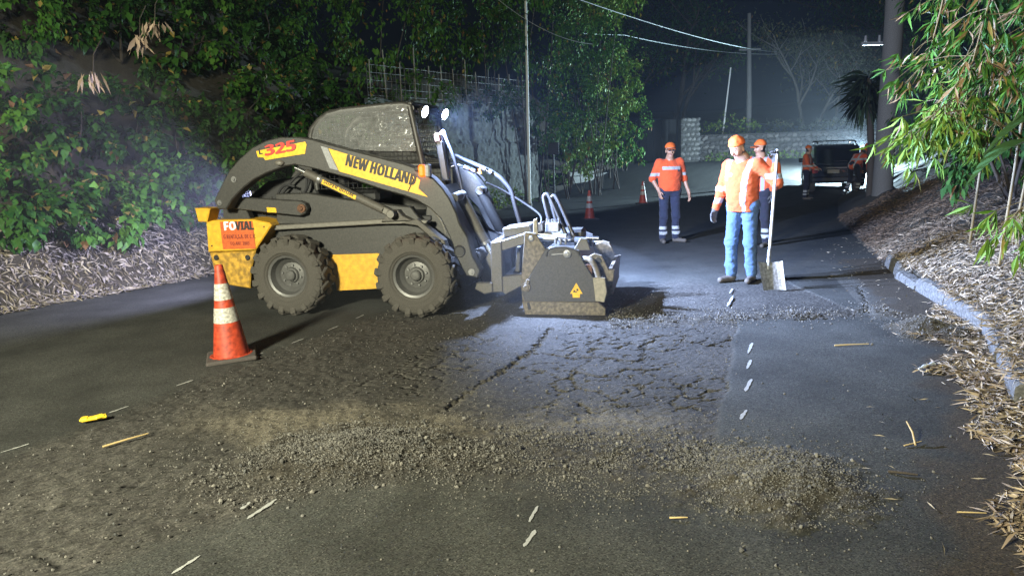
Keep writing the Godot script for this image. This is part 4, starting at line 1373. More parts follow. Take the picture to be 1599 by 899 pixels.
func stand(h := 1.72) -> Dictionary:
	var k := h / 1.72
	return {"head": Vector3(0, 1.60, 0.03) * k, "look": Vector3(0, 0, 1), "neck": Vector3(0, 1.455, 0) * k, "chest": Vector3(0, 1.28, 0.0) * k, "pelvis": Vector3(0, 0.97, 0) * k,
		"sh_l": Vector3(-0.185, 1.40, -0.01) * k, "el_l": Vector3(-0.25, 1.12, -0.02) * k, "wr_l": Vector3(-0.26, 0.87, 0.05) * k,
		"sh_r": Vector3(0.185, 1.40, -0.01) * k, "el_r": Vector3(0.25, 1.12, -0.02) * k, "wr_r": Vector3(0.26, 0.87, 0.05) * k,
		"hip_l": Vector3(-0.095, 0.92, 0) * k, "kn_l": Vector3(-0.11, 0.50, 0.015) * k, "an_l": Vector3(-0.12, 0.085, -0.02), "toe_l": Vector3(-0.15, 0.04, 0.15),
		"hip_r": Vector3(0.095, 0.92, 0) * k, "kn_r": Vector3(0.11, 0.50, 0.015) * k, "an_r": Vector3(0.12, 0.085, -0.02), "toe_r": Vector3(0.15, 0.04, 0.15)}

func make_people() -> void:
	var silver := Color(0.42, 0.45, 0.50)
	# 1: the man leaning on the shovel
	var x := 2.78
	var d := 8.80
	var t := thing("person", "worker in orange long-sleeved shirt and blue jeans leaning on a shovel", "person", P(x, d, road_y(d)), deg_to_rad(-48.0))
	var J := stand(1.74)
	J.head = Vector3(-0.035, 1.585, 0.085); J.look = Vector3(-0.15, -0.50, 1.0)
	J.neck = Vector3(0.0, 1.465, 0.02); J.chest = Vector3(0.0, 1.27, 0.03)
	J.sh_l = Vector3(-0.19, 1.385, 0.02); J.el_l = Vector3(-0.275, 1.10, 0.02); J.wr_l = Vector3(-0.315, 0.86, 0.10)
	J.sh_r = Vector3(0.19, 1.40, 0.01); J.el_r = Vector3(0.39, 1.18, -0.07); J.wr_r = Vector3(0.39, 1.43, -0.02)
	J.an_l = Vector3(-0.10, 0.085, 0.06); J.toe_l = Vector3(-0.15, 0.04, 0.22); J.an_r = Vector3(0.10, 0.085, -0.06); J.toe_r = Vector3(0.14, 0.04, 0.10)
	J.kn_l = Vector3(-0.10, 0.50, 0.07); J.kn_r = Vector3(0.105, 0.50, 0.0)
	var b1 := func(p: Vector3, g: Vector3) -> Color:
		if p.x > 0.055 - (p.y - 1.0) * 0.12 + 0.0 and absf(p.x - (0.085 + (p.y - 1.0) * 0.10)) < 0.030 and p.x < 0.2 and p.y < 1.46 and absf(p.z) < 0.4: return silver
		if absf(p.x + 0.145) < 0.028 and p.y > 1.22: return silver
		if p.x < -0.195 and (absf(p.y - 1.115) < 0.026 or absf(p.y - 0.975) < 0.026): return silver
		if p.x > 0.30 and absf(p.y - 1.265) < 0.03: return silver
		if g.z > 0.3 and Vector2(p.x + 0.085, (p.y - 1.285) * 1.5).length() < 0.030: return Color(0.75, 0.68, 0.62)
		return Color(0, 0, 0, 0)
	figure(t, J, {"shirt": Color(0.68, 0.115, 0.018), "trousers": Color(0.075, 0.150, 0.29), "hat": "cloth", "hatmat": M.orange_cap, "bands": b1, "cell": 0.0125, "stout": 1.0, "belly": 0.045, "hem": -0.13, "stubble": true})
	hand("glove", M.glove, t, Vector3(-0.315, 0.86, 0.10), Vector3(-0.12, -1.0, 0.22), Vector3(0.9, 0.0, 0.3), 1.0, 0.45, 0.006, 1.25)
	hand("glove", M.glove, t, Vector3(0.39, 1.43, -0.02), Vector3(-0.10, 0.9, 0.05), Vector3(0.2, 0.1, 0.9), -1.0, 0.85, 0.006, 1.25)
	# shovel: top of the shaft under the glove, blade on the road
	var sh := thing("shovel", "long-handled square shovel standing on its blade in a worker's gloved hand", "shovel", P(2.93, 8.30, road_y(8.3)))
	rod("handle", M.shovel_handle, sh, [Vector3(0.0, 0.33, 0.0), Vector3(0.14, 1.555, -0.22)], [0.0165, 0.0155], 12)
	rod("socket", M.steel_worn, sh, [Vector3(-0.012, 0.22, 0.02), Vector3(0.012, 0.45, -0.02)], [0.026, 0.019], 12)
	var bl := MB.new()
	var gr := []
	for r in 9:
		var v := r / 8.0
		var row := []
		for c in 9:
			var u := c / 4.0 - 1.0
			var hw := 0.125 + 0.012 * (1.0 - v)
			row.append(Vector3(u * hw + 0.03 * v, 0.30 - 0.30 * v + 0.02 * u * u * (1.0 - v), 0.02 + 0.07 * v + 0.035 * u * u + 0.02 * v * v))
		gr.append(row)
	for r in 8:
		for c in 8:
			var n: Vector3 = (gr[r + 1][c] - gr[r][c]).cross(gr[r][c + 1] - gr[r][c]).normalized()
			bl.quad(gr[r][c], gr[r][c + 1], gr[r + 1][c + 1], gr[r + 1][c], n)
			var k := -n * 0.004
			bl.quad(gr[r][c] + k, gr[r][c + 1] + k, gr[r + 1][c + 1] + k, gr[r + 1][c] + k, -n)
	part(bl, "blade", M.steel_worn, sh)
	# 2: the man in polo shirt and glasses
	d = 13.2
	t = thing("person", "worker in short-sleeved orange shirt, dark navy trousers, cap and glasses", "person", P(2.86, d, road_y(d)), deg_to_rad(6.0))
	J = stand(1.74)
	J.look = Vector3(-0.10, -0.05, 1)
	J.el_l = Vector3(-0.30, 1.14, -0.06); J.wr_l = Vector3(-0.215, 0.93, 0.06)
	J.el_r = Vector3(0.275, 1.12, -0.03); J.wr_r = Vector3(0.335, 0.88, 0.05)
	J.toe_r = Vector3(0.25, 0.04, 0.10)
	var b2 := func(p: Vector3, g: Vector3) -> Color:
		if absf(p.y - 1.325 + 0.03 * p.x) < 0.028 and absf(p.x) < 0.165 and g.z > 0.1: return Color(0.50, 0.50, 0.50)
		if absf(p.x) > 0.20 and absf(p.y - 1.215) < 0.028: return Color(0.50, 0.50, 0.50)
		if g.z > 0.2 and absf(p.x - 0.12) < 0.022 and absf(p.y - 1.275) < 0.02: return Color(0.03, 0.03, 0.04)
		return Color(0, 0, 0, 0)
	figure(t, J, {"shirt": Color(0.90, 0.115, 0.020), "trousers": Color(0.016, 0.022, 0.055), "ankle_bands": true, "hatmat": M.orange_cap, "bands": b2, "cell": 0.0135, "stout": 1.05, "belly": 0.05, "long": false})
	hand("hand", M.skin_plain, t, J.wr_l, Vector3(0.15, -1.0, 0.35), Vector3(0.9, 0, -0.1), 1.0, 0.3, 0.007)
	hand("hand", M.skin_plain, t, J.wr_r, Vector3(0.12, -1.0, 0.18), Vector3(-0.9, 0, 0.1), -1.0, 0.35, 0.007)
	var gl := MB.new()
	for s in [-1.0, 1.0]:
		gl.box(J.head + Vector3(0.036 * s - 0.01, 0.012, 0.105), Vector3(0.048, 0.026, 0.006), 0.002)
		gl.box(J.head + Vector3(0.073 * s - 0.01, 0.016, 0.055), Vector3(0.005, 0.008, 0.10), 0.001)
	gl.box(J.head + Vector3(-0.01, 0.016, 0.108), Vector3(0.03, 0.006, 0.005), 0.001)
	part(gl, "glasses", M.black, t)
	# 3: the one half hidden behind the shovel man
	d = 12.2
	t = thing("person", "worker in orange cap and navy trousers half hidden behind the man with the shovel", "person", P(4.13, d, road_y(d)), deg_to_rad(-50.0))
	J = stand(1.72)
	J.look = Vector3(-0.5, -0.1, 0.8)
	var b3 := func(p: Vector3, _g: Vector3) -> Color:
		if absf(absf(p.x) - 0.11) < 0.025: return silver
		return Color(0, 0, 0, 0)
	figure(t, J, {"shirt": Color(0.80, 0.13, 0.03), "trousers": Color(0.012, 0.014, 0.030), "ankle_bands": true, "hatmat": M.orange_cap, "bands": b3, "cell": 0.02})
	hand("glove", M.glove, t, J.wr_l, Vector3(0, -1, 0.2), Vector3(0.9, 0, 0), 1.0, 0.4, 0.009, 1.2)
	hand("glove", M.glove, t, J.wr_r, Vector3(0, -1, 0.2), Vector3(-0.9, 0, 0), -1.0, 0.4, 0.009, 1.2)
	# 4: standing at the tail of the car
	d = 24.0
	t = thing("person", "worker in orange vest and helmet standing at the tail of the dark car", "person", P(9.62, d, road_y(d)), deg_to_rad(55.0))
	J = stand(1.70)
	J.el_r = Vector3(0.25, 1.12, 0.06); J.wr_r = Vector3(0.20, 0.98, 0.28)
	J.el_l = Vector3(-0.25, 1.12, 0.06); J.wr_l = Vector3(-0.20, 0.98, 0.28)
	var b4 := func(p: Vector3, _g: Vector3) -> Color:
		if absf(absf(p.x) - 0.10) < 0.030 or (absf(p.y - 1.08) < 0.03): return Color(0.5, 0.5, 0.45)
		return Color(0, 0, 0, 0)
	figure(t, J, {"shirt": Color(0.75, 0.13, 0.035), "trousers": Color(0.012, 0.014, 0.032), "ankle_bands": true, "hatmat": M.orange_cap, "hat": "helmet", "bands": b4, "cell": 0.022})
	hand("hand", M.skin_plain, t, J.wr_l, Vector3(0.2, -0.2, 1.0), Vector3(0.5, -0.9, 0), 1.0, 0.5, 0.010)
	hand("hand", M.skin_plain, t, J.wr_r, Vector3(-0.2, -0.2, 1.0), Vector3(-0.5, -0.9, 0), -1.0, 0.5, 0.010)
	# 5 and 6: bending over beside the car
	for k in 2:
		d = 24.6 + 0.9 * k
		var px := 11.42 + 0.92 * k
		t = thing("person", ["worker in orange bending over beside the car, legs apart", "worker in orange stooping between the car and the tree trunk"][k], "person", P(px, d, yy(px, d)), deg_to_rad(120.0 if k == 0 else 165.0))
		J = stand(1.70)
		J.pelvis = Vector3(0, 0.90, -0.06); J.chest = Vector3(0, 1.12, 0.20); J.neck = Vector3(0, 1.23, 0.33); J.head = Vector3(0, 1.30, 0.45); J.look = Vector3(0, -0.7, 1)
		J.sh_l = Vector3(-0.18, 1.17, 0.28); J.sh_r = Vector3(0.18, 1.17, 0.28)
		J.el_l = Vector3(-0.21, 0.92, 0.42); J.el_r = Vector3(0.21, 0.92, 0.42)
		J.wr_l = Vector3(-0.12, 0.72, 0.52); J.wr_r = Vector3(0.12, 0.72, 0.52)
		J.hip_l = Vector3(-0.095, 0.86, -0.06); J.hip_r = Vector3(0.095, 0.86, -0.06)
		J.kn_l = Vector3(-0.15, 0.48, 0.04); J.kn_r = Vector3(0.15, 0.48, 0.04); J.an_l = Vector3(-0.20, 0.085, -0.06); J.an_r = Vector3(0.20, 0.085, -0.06)
		J.toe_l = Vector3(-0.24, 0.04, 0.11); J.toe_r = Vector3(0.24, 0.04, 0.11)
		figure(t, J, {"shirt": Color(0.80, 0.115, 0.03), "trousers": Color(0.012, 0.014, 0.030), "ankle_bands": true, "hatmat": M.orange_cap, "hat": "helmet", "bands": b4, "cell": 0.022, "straight": false})
		hand("hand", M.skin_plain, t, J.wr_l, Vector3(0.2, -1.0, 0.3), Vector3(0.9, 0, 0), 1.0, 0.6, 0.010)
		hand("hand", M.skin_plain, t, J.wr_r, Vector3(-0.2, -1.0, 0.3), Vector3(-0.9, 0, 0), -1.0, 0.6, 0.010)

# ---------- plants ----------
class LV:
	var v := PackedVector3Array()
	var n := PackedVector3Array()
	var c := PackedColorArray()
	var i := PackedInt32Array()
	func leaf(p: Vector3, d: Vector3, up: Vector3, l: float, w: float, col: Color, droop := 0.2) -> void:
		var s := d.cross(up)
		if s.length_squared() < 1e-6: s = Vector3(1, 0, 0)
		s = s.normalized()
		var nn := s.cross(d).normalized()
		if nn.dot(up) < 0: nn = -nn
		var k := v.size()
		v.append(p)
		v.append(p + d * l * 0.45 + s * w * 0.5 + nn * w * 0.16)
		v.append(p + d * l * 0.45 - s * w * 0.5 + nn * w * 0.16)
		v.append(p + d * l * 0.5 - nn * l * droop * 0.25)
		v.append(p + d * l * 0.94 - nn * l * droop)
		n.append(nn); n.append((nn - s * 0.35).normalized()); n.append((nn + s * 0.35).normalized()); n.append(nn); n.append((nn + d * droop).normalized())
		for q in 5: c.append(col)
		i.append_array([k, k + 3, k + 1, k, k + 2, k + 3, k + 1, k + 3, k + 4, k + 3, k + 2, k + 4])
	func mesh() -> ArrayMesh:
		var arr := []
		arr.resize(Mesh.ARRAY_MAX)
		arr[Mesh.ARRAY_VERTEX] = v
		arr[Mesh.ARRAY_NORMAL] = n
		arr[Mesh.ARRAY_COLOR] = c
		arr[Mesh.ARRAY_INDEX] = i
		var m := ArrayMesh.new()
		m.add_surface_from_arrays(Mesh.PRIMITIVE_TRIANGLES, arr)
		return m

func rdir() -> Vector3:
	return Vector3(rng.randfn(), rng.randfn(), rng.randfn()).normalized()

func leaf_col(kind: int) -> Color:
	var t := rng.randf()
	var c: Color
	if kind == 0: c = Color(0.014, 0.050, 0.010).lerp(Color(0.040, 0.105, 0.018), t)
	elif kind == 1: c = Color(0.026, 0.085, 0.014).lerp(Color(0.075, 0.175, 0.026), t)
	elif kind == 2: c = Color(0.065, 0.160, 0.024).lerp(Color(0.190, 0.270, 0.045), t)
	else: c = Color(0.045, 0.060, 0.030).lerp(Color(0.090, 0.105, 0.055), t)
	if rng.randf() < 0.035: c = Color(0.22, 0.17, 0.045)
	elif rng.randf() < 0.02: c = Color(0.14, 0.075, 0.035)
	return c

# leaves in clumps over an uneven ellipsoid about ce; holes stay between the clumps
func crown(ce: Vector3, r: Vector3, count: int, llen: float, kind: int, clumps := 46, wide := 0.55, hang := 0.45) -> ArrayMesh:
	var b := LV.new()
	var cs := []
	for k in clumps:
		var u := rdir()
		cs.append([u, ce + u * r * rng.randf_range(0.55, 1.12), rng.randf_range(0.11, 0.28)])
	var mr := (r.x + r.y + r.z) / 3.0
	for k in count:
		var q: Array = cs[rng.randi() % clumps]
		var off := rdir() * (q[2] as float) * mr * rng.randf() ** 0.5
		var p: Vector3 = q[1] + off
		var out := ((q[0] as Vector3) * 0.8 + off.normalized() * 0.5 + rdir() * 0.6).normalized()
		var d := (out * 0.7 + Vector3(0, -hang, 0) + rdir() * 0.5).normalized()
		var l := llen * rng.randf_range(0.4, 1.35)
		b.leaf(p, d, (out + Vector3(0, 0.7, 0)).normalized(), l, l * wide * rng.randf_range(0.8, 1.2), leaf_col(kind), rng.randf_range(0.05, 0.35))
	return b.mesh()

func shrub(called: String, label: String, category: String, group: String, base: Vector3, ce: Vector3, r: Vector3, count: int, llen: float, kind: int, m: Material, wide := 0.55, stems := 4, hang := 0.45, part_name := "foliage", stem_name := "stem") -> Node3D:
	var t := thing(called, label, category, base, 0.0, group)
	var o := ce - base
	put(crown(o, r, count, llen, kind, maxi(24, count / 36), wide, hang), part_name, m, t)
	for k in stems:
		var e := o + rdir() * r * 0.6
		var mid := e * 0.5 + Vector3(rng.randfn(), 0, rng.randfn()) * 0.12 * r.x
		var rr := 0.018 * (1.0 + r.y * 0.5)
		rod(stem_name, M.bark, t, smooth_path([Vector3(rng.randfn() * 0.06, -0.08, rng.randfn() * 0.06), mid, e], 4), [rr, rr, rr * 0.8, rr * 0.7, rr * 0.6, rr * 0.5, rr * 0.4, rr * 0.3, rr * 0.2], 6)
	return t

func make_left_bank() -> void:
	var tiers := [[1.02, 0.50, 0.75], [1.75, 1.05, 0.95], [3.05, 1.15, 1.05], [3.85, 1.2, 1.2], [4.7, 1.3, 1.6]]
	for ti in tiers.size():
		var s0: float = tiers[ti][0]
		var d := 7.4 + 0.5 * (ti % 2)
		while d < 20.6:
			var s := s0 + rng.randf_range(-0.15, 0.15) + (0.25 if d > 15.0 else 0.0)
			var x := along(LE, d) - s / 0.92
			var y := land_y(x, d)
			var r := Vector3(0.85, tiers[ti][1], 0.8) * rng.randf_range(0.9, 1.2)
			var ce := P(x, d, y + r.y * 0.42)
			var vis := absf(x) / d < 0.80
			if vis:
				var near := d < 13.0
				shrub("bank_shrub", ["broad-leaved shrub at the foot of the left bank, just above the straw", "broad-leaved climbing shrub low on the left bank behind the loader", "broad-leaved climbing shrub halfway up the left bank behind the loader", "broad-leaved shrub high on the left bank behind the loader", "leafy shrub along the crest of the left bank"][ti], "shrub", "shrubs on the left bank", P(x, d, y), ce, r, 1350 if near else 1000, 0.135 if near else 0.15, 0 if rng.randf() < 0.55 else 1, M.leaf, 0.62, 3)
			d += 1.02
	# dry hanging leaves caught in the shrubs
	for q in [[170.0, -5.15, 9.6, 2.75, "withered pale leaf cluster hanging high in the left bank shrubs"], [260.0, -4.75, 10.1, 3.25, "withered brown leaf cluster hanging at the top of the left bank shrubs"], [0.0, -4.62, 10.3, 3.45, "long dry leaf hanging beside the withered clusters on the left bank"]]:
		var t := thing("dry_leaf_cluster", q[4], "dry leaves", P(q[1], q[2], q[3]))
		var b := LV.new()
		for k in 16:
			var dd := Vector3(rng.randfn() * 0.45, -1.0, rng.randfn() * 0.45).normalized()
			b.leaf(Vector3(rng.randfn() * 0.06, rng.randf() * 0.05, rng.randfn() * 0.05), dd, Vector3(rng.randfn(), 0.2, 1).normalized(), rng.randf_range(0.16, 0.34), rng.randf_range(0.03, 0.07), Color(0.30, 0.22, 0.16) * rng.randf_range(0.6, 1.3), rng.randf_range(-0.1, 0.2))
		put(b.mesh(), "dry_leaves", M.dry, t)
		rod("twig", M.bark, t, [Vector3(0, -0.05, 0), Vector3(0.02, 0.25, -0.05), Vector3(0.0, 0.45, -0.3)], [0.006, 0.007, 0.008], 5)

# fallen leaves and straw on the banks, too many to count
func make_litter() -> void:
	var b := LV.new()
	b.leaf(Vector3(-0.5, 0, 0), Vector3(1, 0, 0), Vector3.UP, 1.0, 0.10, Color(1, 1, 1), 0.10)
	var strip := b.mesh()
	var b2 := LV.new()
	b2.leaf(Vector3(-0.5, 0, 0), Vector3(1, 0, 0), Vector3.UP, 1.0, 0.32, Color(1, 1, 1), 0.22)
	var broad := b2.mesh()
	var b3 := LV.new()
	b3.leaf(Vector3(-0.5, 0, 0), Vector3(0.96, 0.28, 0), Vector3.UP, 0.55, 0.05, Color(1, 1, 1), 0.0)
	b3.leaf(Vector3(-0.02, 0.1, 0.02), Vector3(0.94, -0.2, 0.3).normalized(), Vector3(0.2, 1, 0.3), 0.55, 0.06, Color(1, 1, 1), 0.25)
	var stalk := b3.mesh()
	var lists := [[], [], [], []]
	var cols := [[], [], [], []]
	var drop := func(which: int, x: float, d: float, l: float, c: Color, lift: float) -> void:
		var y := yy(x, d)
		var s0 := (x - along(RE, d)) * 0.92
		if s0 > -0.03 and s0 < 0.2 and d > 4.3 and d < 9.5: y = maxf(y, road_y(d) + 0.148)
		var h := 0.12
		var up := Vector3(yy(x - h, d) - yy(x + h, d), 2.0 * h, yy(x, d + h) - yy(x, d - h)).normalized()
		var a := rng.randf() * TAU
		var u := up.cross(Vector3(cos(a), 0, sin(a))).normalized()
		var ba := Basis(u, up, u.cross(up))
		ba = Basis(u, rng.randfn() * 0.9) * Basis(ba.z, rng.randfn() * 0.30) * ba
		lists[which].append(Transform3D(ba.scaled(Vector3(l, l, l)), Vector3(x, y + 0.012 + lift, -d)))
		cols[which].append(c)
	var n := 0
	while n < 38000:
		var d := 2.2 + 15.0 * rng.randf() ** 1.7
		var s := 0.05 + rng.randf() ** 1.3 * 4.2
		# the straw spills over the kerb near the camera
		if d < 7.2:
			var spill := 0.26 if d < 3.4 else lerpf(0.26, 0.62, clampf((d - 3.4) / 1.6, 0.0, 1.0))
			spill = minf(spill, (7.2 - d) * 0.55) * clampf(0.75 + 0.9 * n_mid.get_noise_2d(d * 3.0, 4.0), 0.3, 1.2) * rng.randf_range(0.55, 1.0)
			s = -spill + rng.randf() ** 1.25 * 3.6
		elif d < 9.4: s = maxf(s, 0.12)
		var x := along(RE, d) + s / 0.92
		if x / d > 0.95: continue
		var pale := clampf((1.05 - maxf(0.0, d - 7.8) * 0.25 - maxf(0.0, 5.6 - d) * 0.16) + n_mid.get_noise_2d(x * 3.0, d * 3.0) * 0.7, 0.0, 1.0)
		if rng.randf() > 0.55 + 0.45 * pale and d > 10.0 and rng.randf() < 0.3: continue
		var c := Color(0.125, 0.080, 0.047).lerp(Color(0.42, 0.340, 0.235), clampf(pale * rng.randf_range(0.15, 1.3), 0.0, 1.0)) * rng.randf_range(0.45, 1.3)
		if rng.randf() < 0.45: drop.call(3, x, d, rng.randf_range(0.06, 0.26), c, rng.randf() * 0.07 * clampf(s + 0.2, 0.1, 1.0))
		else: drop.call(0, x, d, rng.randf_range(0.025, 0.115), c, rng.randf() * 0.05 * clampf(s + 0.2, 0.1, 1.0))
		n += 1
	n = 0
	while n < 8000:
		var d := rng.randf_range(7.0, 14.5)
		var s := rng.randf() ** 1.1 * 1.25
		var x := along(LE, d) - s / 0.92 + 0.12
		if x / d < -0.85: continue
		var c := Color(0.13, 0.10, 0.065).lerp(Color(0.42, 0.37, 0.29), rng.randf()) * rng.randf_range(0.5, 1.2)
		if rng.randf() < 0.78: drop.call(1, x, d, rng.randf_range(0.05, 0.22), c, rng.randf() * 0.04)
		else: drop.call(2, x, d, rng.randf_range(0.06, 0.13), c.lerp(Color(0.30, 0.26, 0.24), 0.4), rng.randf() * 0.05)
		n += 1
	for k in 300:  # blown on to the road
		var d := rng.randf_range(2.6, 13.0)
		var x := along(RE, d) - 0.9 * rng.randf() ** 2.2
		drop.call(0, x, d, rng.randf_range(0.025, 0.085), Color(0.30, 0.25, 0.17) * rng.randf_range(0.5, 1.2), 0.0)
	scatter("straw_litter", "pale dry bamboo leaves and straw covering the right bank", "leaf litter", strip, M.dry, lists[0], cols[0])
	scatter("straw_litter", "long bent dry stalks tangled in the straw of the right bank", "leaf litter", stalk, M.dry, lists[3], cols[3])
	scatter("straw_litter", "dry straw and stalks covering the foot of the left bank", "leaf litter", strip, M.dry, lists[1], cols[1])
	scatter("leaf_litter", "broad dead leaves lying in the straw of the left bank", "leaf litter", broad, M.dry, lists[2], cols[2])

func px(x: float, y: float, d: float) -> Vector3:
	# a bearing from the survey point to a place d metres ahead
	var th := deg_to_rad(10.57)
	var ro := deg_to_rad(2.0)
	var f := Vector3(0, -sin(th), -cos(th))
	var u0 := Vector3(0, cos(th), -sin(th))
	var u := u0 * cos(ro) + Vector3(sin(ro), 0, 0)
	var r := Vector3(cos(ro), 0, 0) - u0 * sin(ro)
	var v := f + r * (x - 799.5) / 1155.0 - u * (y - 449.5) / 1155.0
	return Vector3(0, 1.65, 0) + v * (d / -v.z)

func make_bamboo() -> void:
	var sets := [
		[[4.9, 2.15, 7.4, 4.45, 2.12, 7.1, 4.05, 1.95, 6.9, 3.72, 1.72, 6.8], "bamboo branch arching low over the straw bank with bright hanging leaves", 2, 1.0],
		[[5.0, 2.55, 7.6, 4.45, 2.25, 7.3, 4.1, 1.95, 7.1, 3.85, 1.62, 7.0], "bamboo branch with a dense bunch of drooping leaves before the tree trunk", 2, 1.1],
		[[5.0, 1.55, 7.2, 4.55, 1.75, 7.0, 4.2, 1.86, 6.9, 3.95, 1.84, 6.8], "thin bamboo branch reaching straight out from the right bank", 2, 0.8],
		[[4.4, 3.6, 6.9, 4.25, 3.0, 6.7, 4.1, 2.55, 6.6, 3.98, 2.25, 6.5], "bamboo branch hanging from above with yellowing fan of leaves", 1, 1.1],
		[[5.2, 3.5, 7.2, 4.9, 3.0, 6.9, 4.65, 2.55, 6.7, 4.45, 2.2, 6.5], "bamboo branch hanging down at the outer edge of the right bank", 1, 1.2],
		[[4.6, 0.7, 5.9, 4.3, 1.05, 5.7, 4.0, 1.15, 5.6, 3.75, 1.02, 5.5], "young bamboo shoot with fresh leaves low on the straw bank", 2, 0.7],
		[[4.9, 3.9, 8.2, 4.6, 3.3, 8.0, 4.45, 2.8, 7.9, 4.3, 2.35, 7.8], "tall bamboo branch behind the yellowing fan", 1, 1.0],
		[[5.6, 2.9, 7.9, 5.2, 2.6, 7.6, 4.9, 2.2, 7.4, 4.7, 1.8, 7.3], "bamboo branch drooping beside the broad shiny leaves", 1, 1.2]]
	for q in sets:
		var a: Array = q[0]
		var base := P(a[0], a[2], a[1])
		var t := thing("bamboo_branch", q[1], "bamboo", base)
		var pts := []
		for k in 4: pts.append(P(a[3 * k], a[3 * k + 2], a[3 * k + 1]) - base)
		# every branch springs from a culm rooted in the bank
		var root := P(a[0] + 0.55, a[2] + 0.5, land_y(a[0] + 0.55, a[2] + 0.5) - 0.1) - base
		var stem := smooth_path([root, root * 0.4 + Vector3(0.25, 0.25, 0), Vector3.ZERO] + pts.slice(1), 4)
		var rad := []
		for k in stem.size(): rad.append(lerpf(0.016, 0.004, float(k) / stem.size()))
		rod("culm", M.bamboo_stem, t, stem, rad, 7)
		var b := LV.new()
		var path := smooth_path(pts, 8)
		for k in int(58 * q[3]):
			var at: Vector3 = path[rng.randi_range(5, path.size() - 1)]
			var tw := (Vector3(rng.randfn() * 0.6 - 0.25, -0.75 + rng.randfn() * 0.4, rng.randfn() * 0.5)).normalized()
			var ln := rng.randf_range(0.08, 0.42)
			var e := at + tw * ln
			if k < 26: rod("twig", M.bamboo_stem, t, [at, at + tw * ln * 0.5 + Vector3(0, 0.02, 0), e], [0.0035, 0.003, 0.002], 4)
			for j in rng.randi_range(4, 7):
				var d := (tw * 0.5 + Vector3(0, -0.55, 0) + rdir() * 0.62).normalized()
				var c := leaf_col(q[2])
				if q[2] == 1 and rng.randf() < 0.22: c = Color(0.26, 0.17, 0.09)
				b.leaf(e, d, (Vector3(0.1, 0.5, 0.6) + rdir() * 0.8).normalized(), rng.randf_range(0.11, 0.25), rng.randf_range(0.016, 0.032), c, rng.randf_range(0.05, 0.3))
		put(b.mesh(), "leaves", M.leaf_thin, t)
	# broad glossy leaves at the right
	var bl := thing("broad_leaf_plant", "plant with large arching glossy leaves among the bamboo", "plant", P(5.25, 6.6, land_y(5.25, 6.6)))
	for k in 5:
		var a := -2.4 + 0.55 * k
		var tip := Vector3(cos(a) * 0.75 - 0.45, 1.15 + 0.25 * (k % 3), sin(a) * 0.3 + 0.25)
		rod("leaf_stalk", M.bamboo_stem, bl, smooth_path([Vector3(0, -0.05, 0), tip * Vector3(0.25, 0.7, 0.3), tip * Vector3(0.6, 1.0, 0.6)], 4), [0.012, 0.01, 0.008], 6)
		var b := MB.new()
		var o := tip * Vector3(0.6, 1.0, 0.6)
		var dir := (Vector3(tip.x, 0.0, tip.z)).normalized()
		var sd := dir.cross(Vector3.UP).normalized()
		for s in [-1.0, 1.0]:
			for j in 8:
				var v0 := j / 8.0
				var v1 := (j + 1) / 8.0
				var f := func(v: float, u: float) -> Vector3: return o + dir * 0.62 * v + Vector3(0, 0.12 * v - 0.50 * v * v, 0) + sd * s * u * 0.11 * sin(PI * pow(v, 0.75)) + Vector3(0, 0.04 * u, 0)
				var n: Vector3 = (f.call(v1, 0.0) - f.call(v0, 0.0)).cross(f.call(0.5 * (v0 + v1), 1.0) - f.call(0.5 * (v0 + v1), 0.0)).normalized()
				if n.y < 0: n = -n
				b.quad(f.call(v0, 0.0), f.call(v1, 0.0), f.call(v1, 1.0), f.call(v0, 1.0), n)
		part(b, "leaf", M.glossy_leaf, bl)

func branch_tree(t: Node3D, at: Vector3, dir: Vector3, len_: float, r: float, depth: int, bark: MB, lv: LV, kind: int, llen: float, flat: float, per: int) -> void:
	var pts := [at]
	var d := dir
	var p := at
	for k in 4:
		d = (d + rdir() * 0.16 + Vector3(0, 0.05, 0)).normalized()
		p = p + d * len_ / 4.0
		pts.append(p)
	bark.tube(pts, [r, r * 0.9, r * 0.8, r * 0.72, r * 0.62], 7 if depth > 1 else 5)
	if depth <= 1:
		for k in per:
			var c: Vector3 = pts[rng.randi_range(1, 4)] + Vector3(rng.randfn(), rng.randfn() * flat, rng.randfn()) * len_ * 0.36
			lv.leaf(c, (rdir() + Vector3(0, -0.25, 0)).normalized(), (Vector3.UP + rdir() * 0.5).normalized(), llen * rng.randf_range(0.6, 1.3), llen * 0.42, leaf_col(kind), 0.15)
	if depth <= 0: return
	for k in 3 + int(depth > 1):
		var a := TAU * (k + rng.randf() * 0.6) / (3 + int(depth > 1))
		var side := Vector3(cos(a), 0.25, sin(a))
		branch_tree(t, pts[2 + (k % 3)], (d * 0.55 + side * 0.75).normalized(), len_ * rng.randf_range(0.6, 0.8), r * 0.55, depth - 1, bark, lv, kind, llen, flat, per)

func real_tree(called: String, label: String, group: String, base: Vector3, trunks: Array, depth: int, kind: int, llen: float, flat: float, per: int, m: Material, barkm: Material) -> void:
	var t := thing(called, label, "tree", base, 0.0, group)
	var bark := MB.new()
	var lv := LV.new()
	for q in trunks:
		branch_tree(t, Vector3(q[0], -0.2, q[1]), (q[2] as Vector3).normalized(), q[3], q[4], depth, bark, lv, kind, llen, flat, per)
	part(bark, "trunk", barkm, t)
	put(lv.mesh(), "crown", m, t)

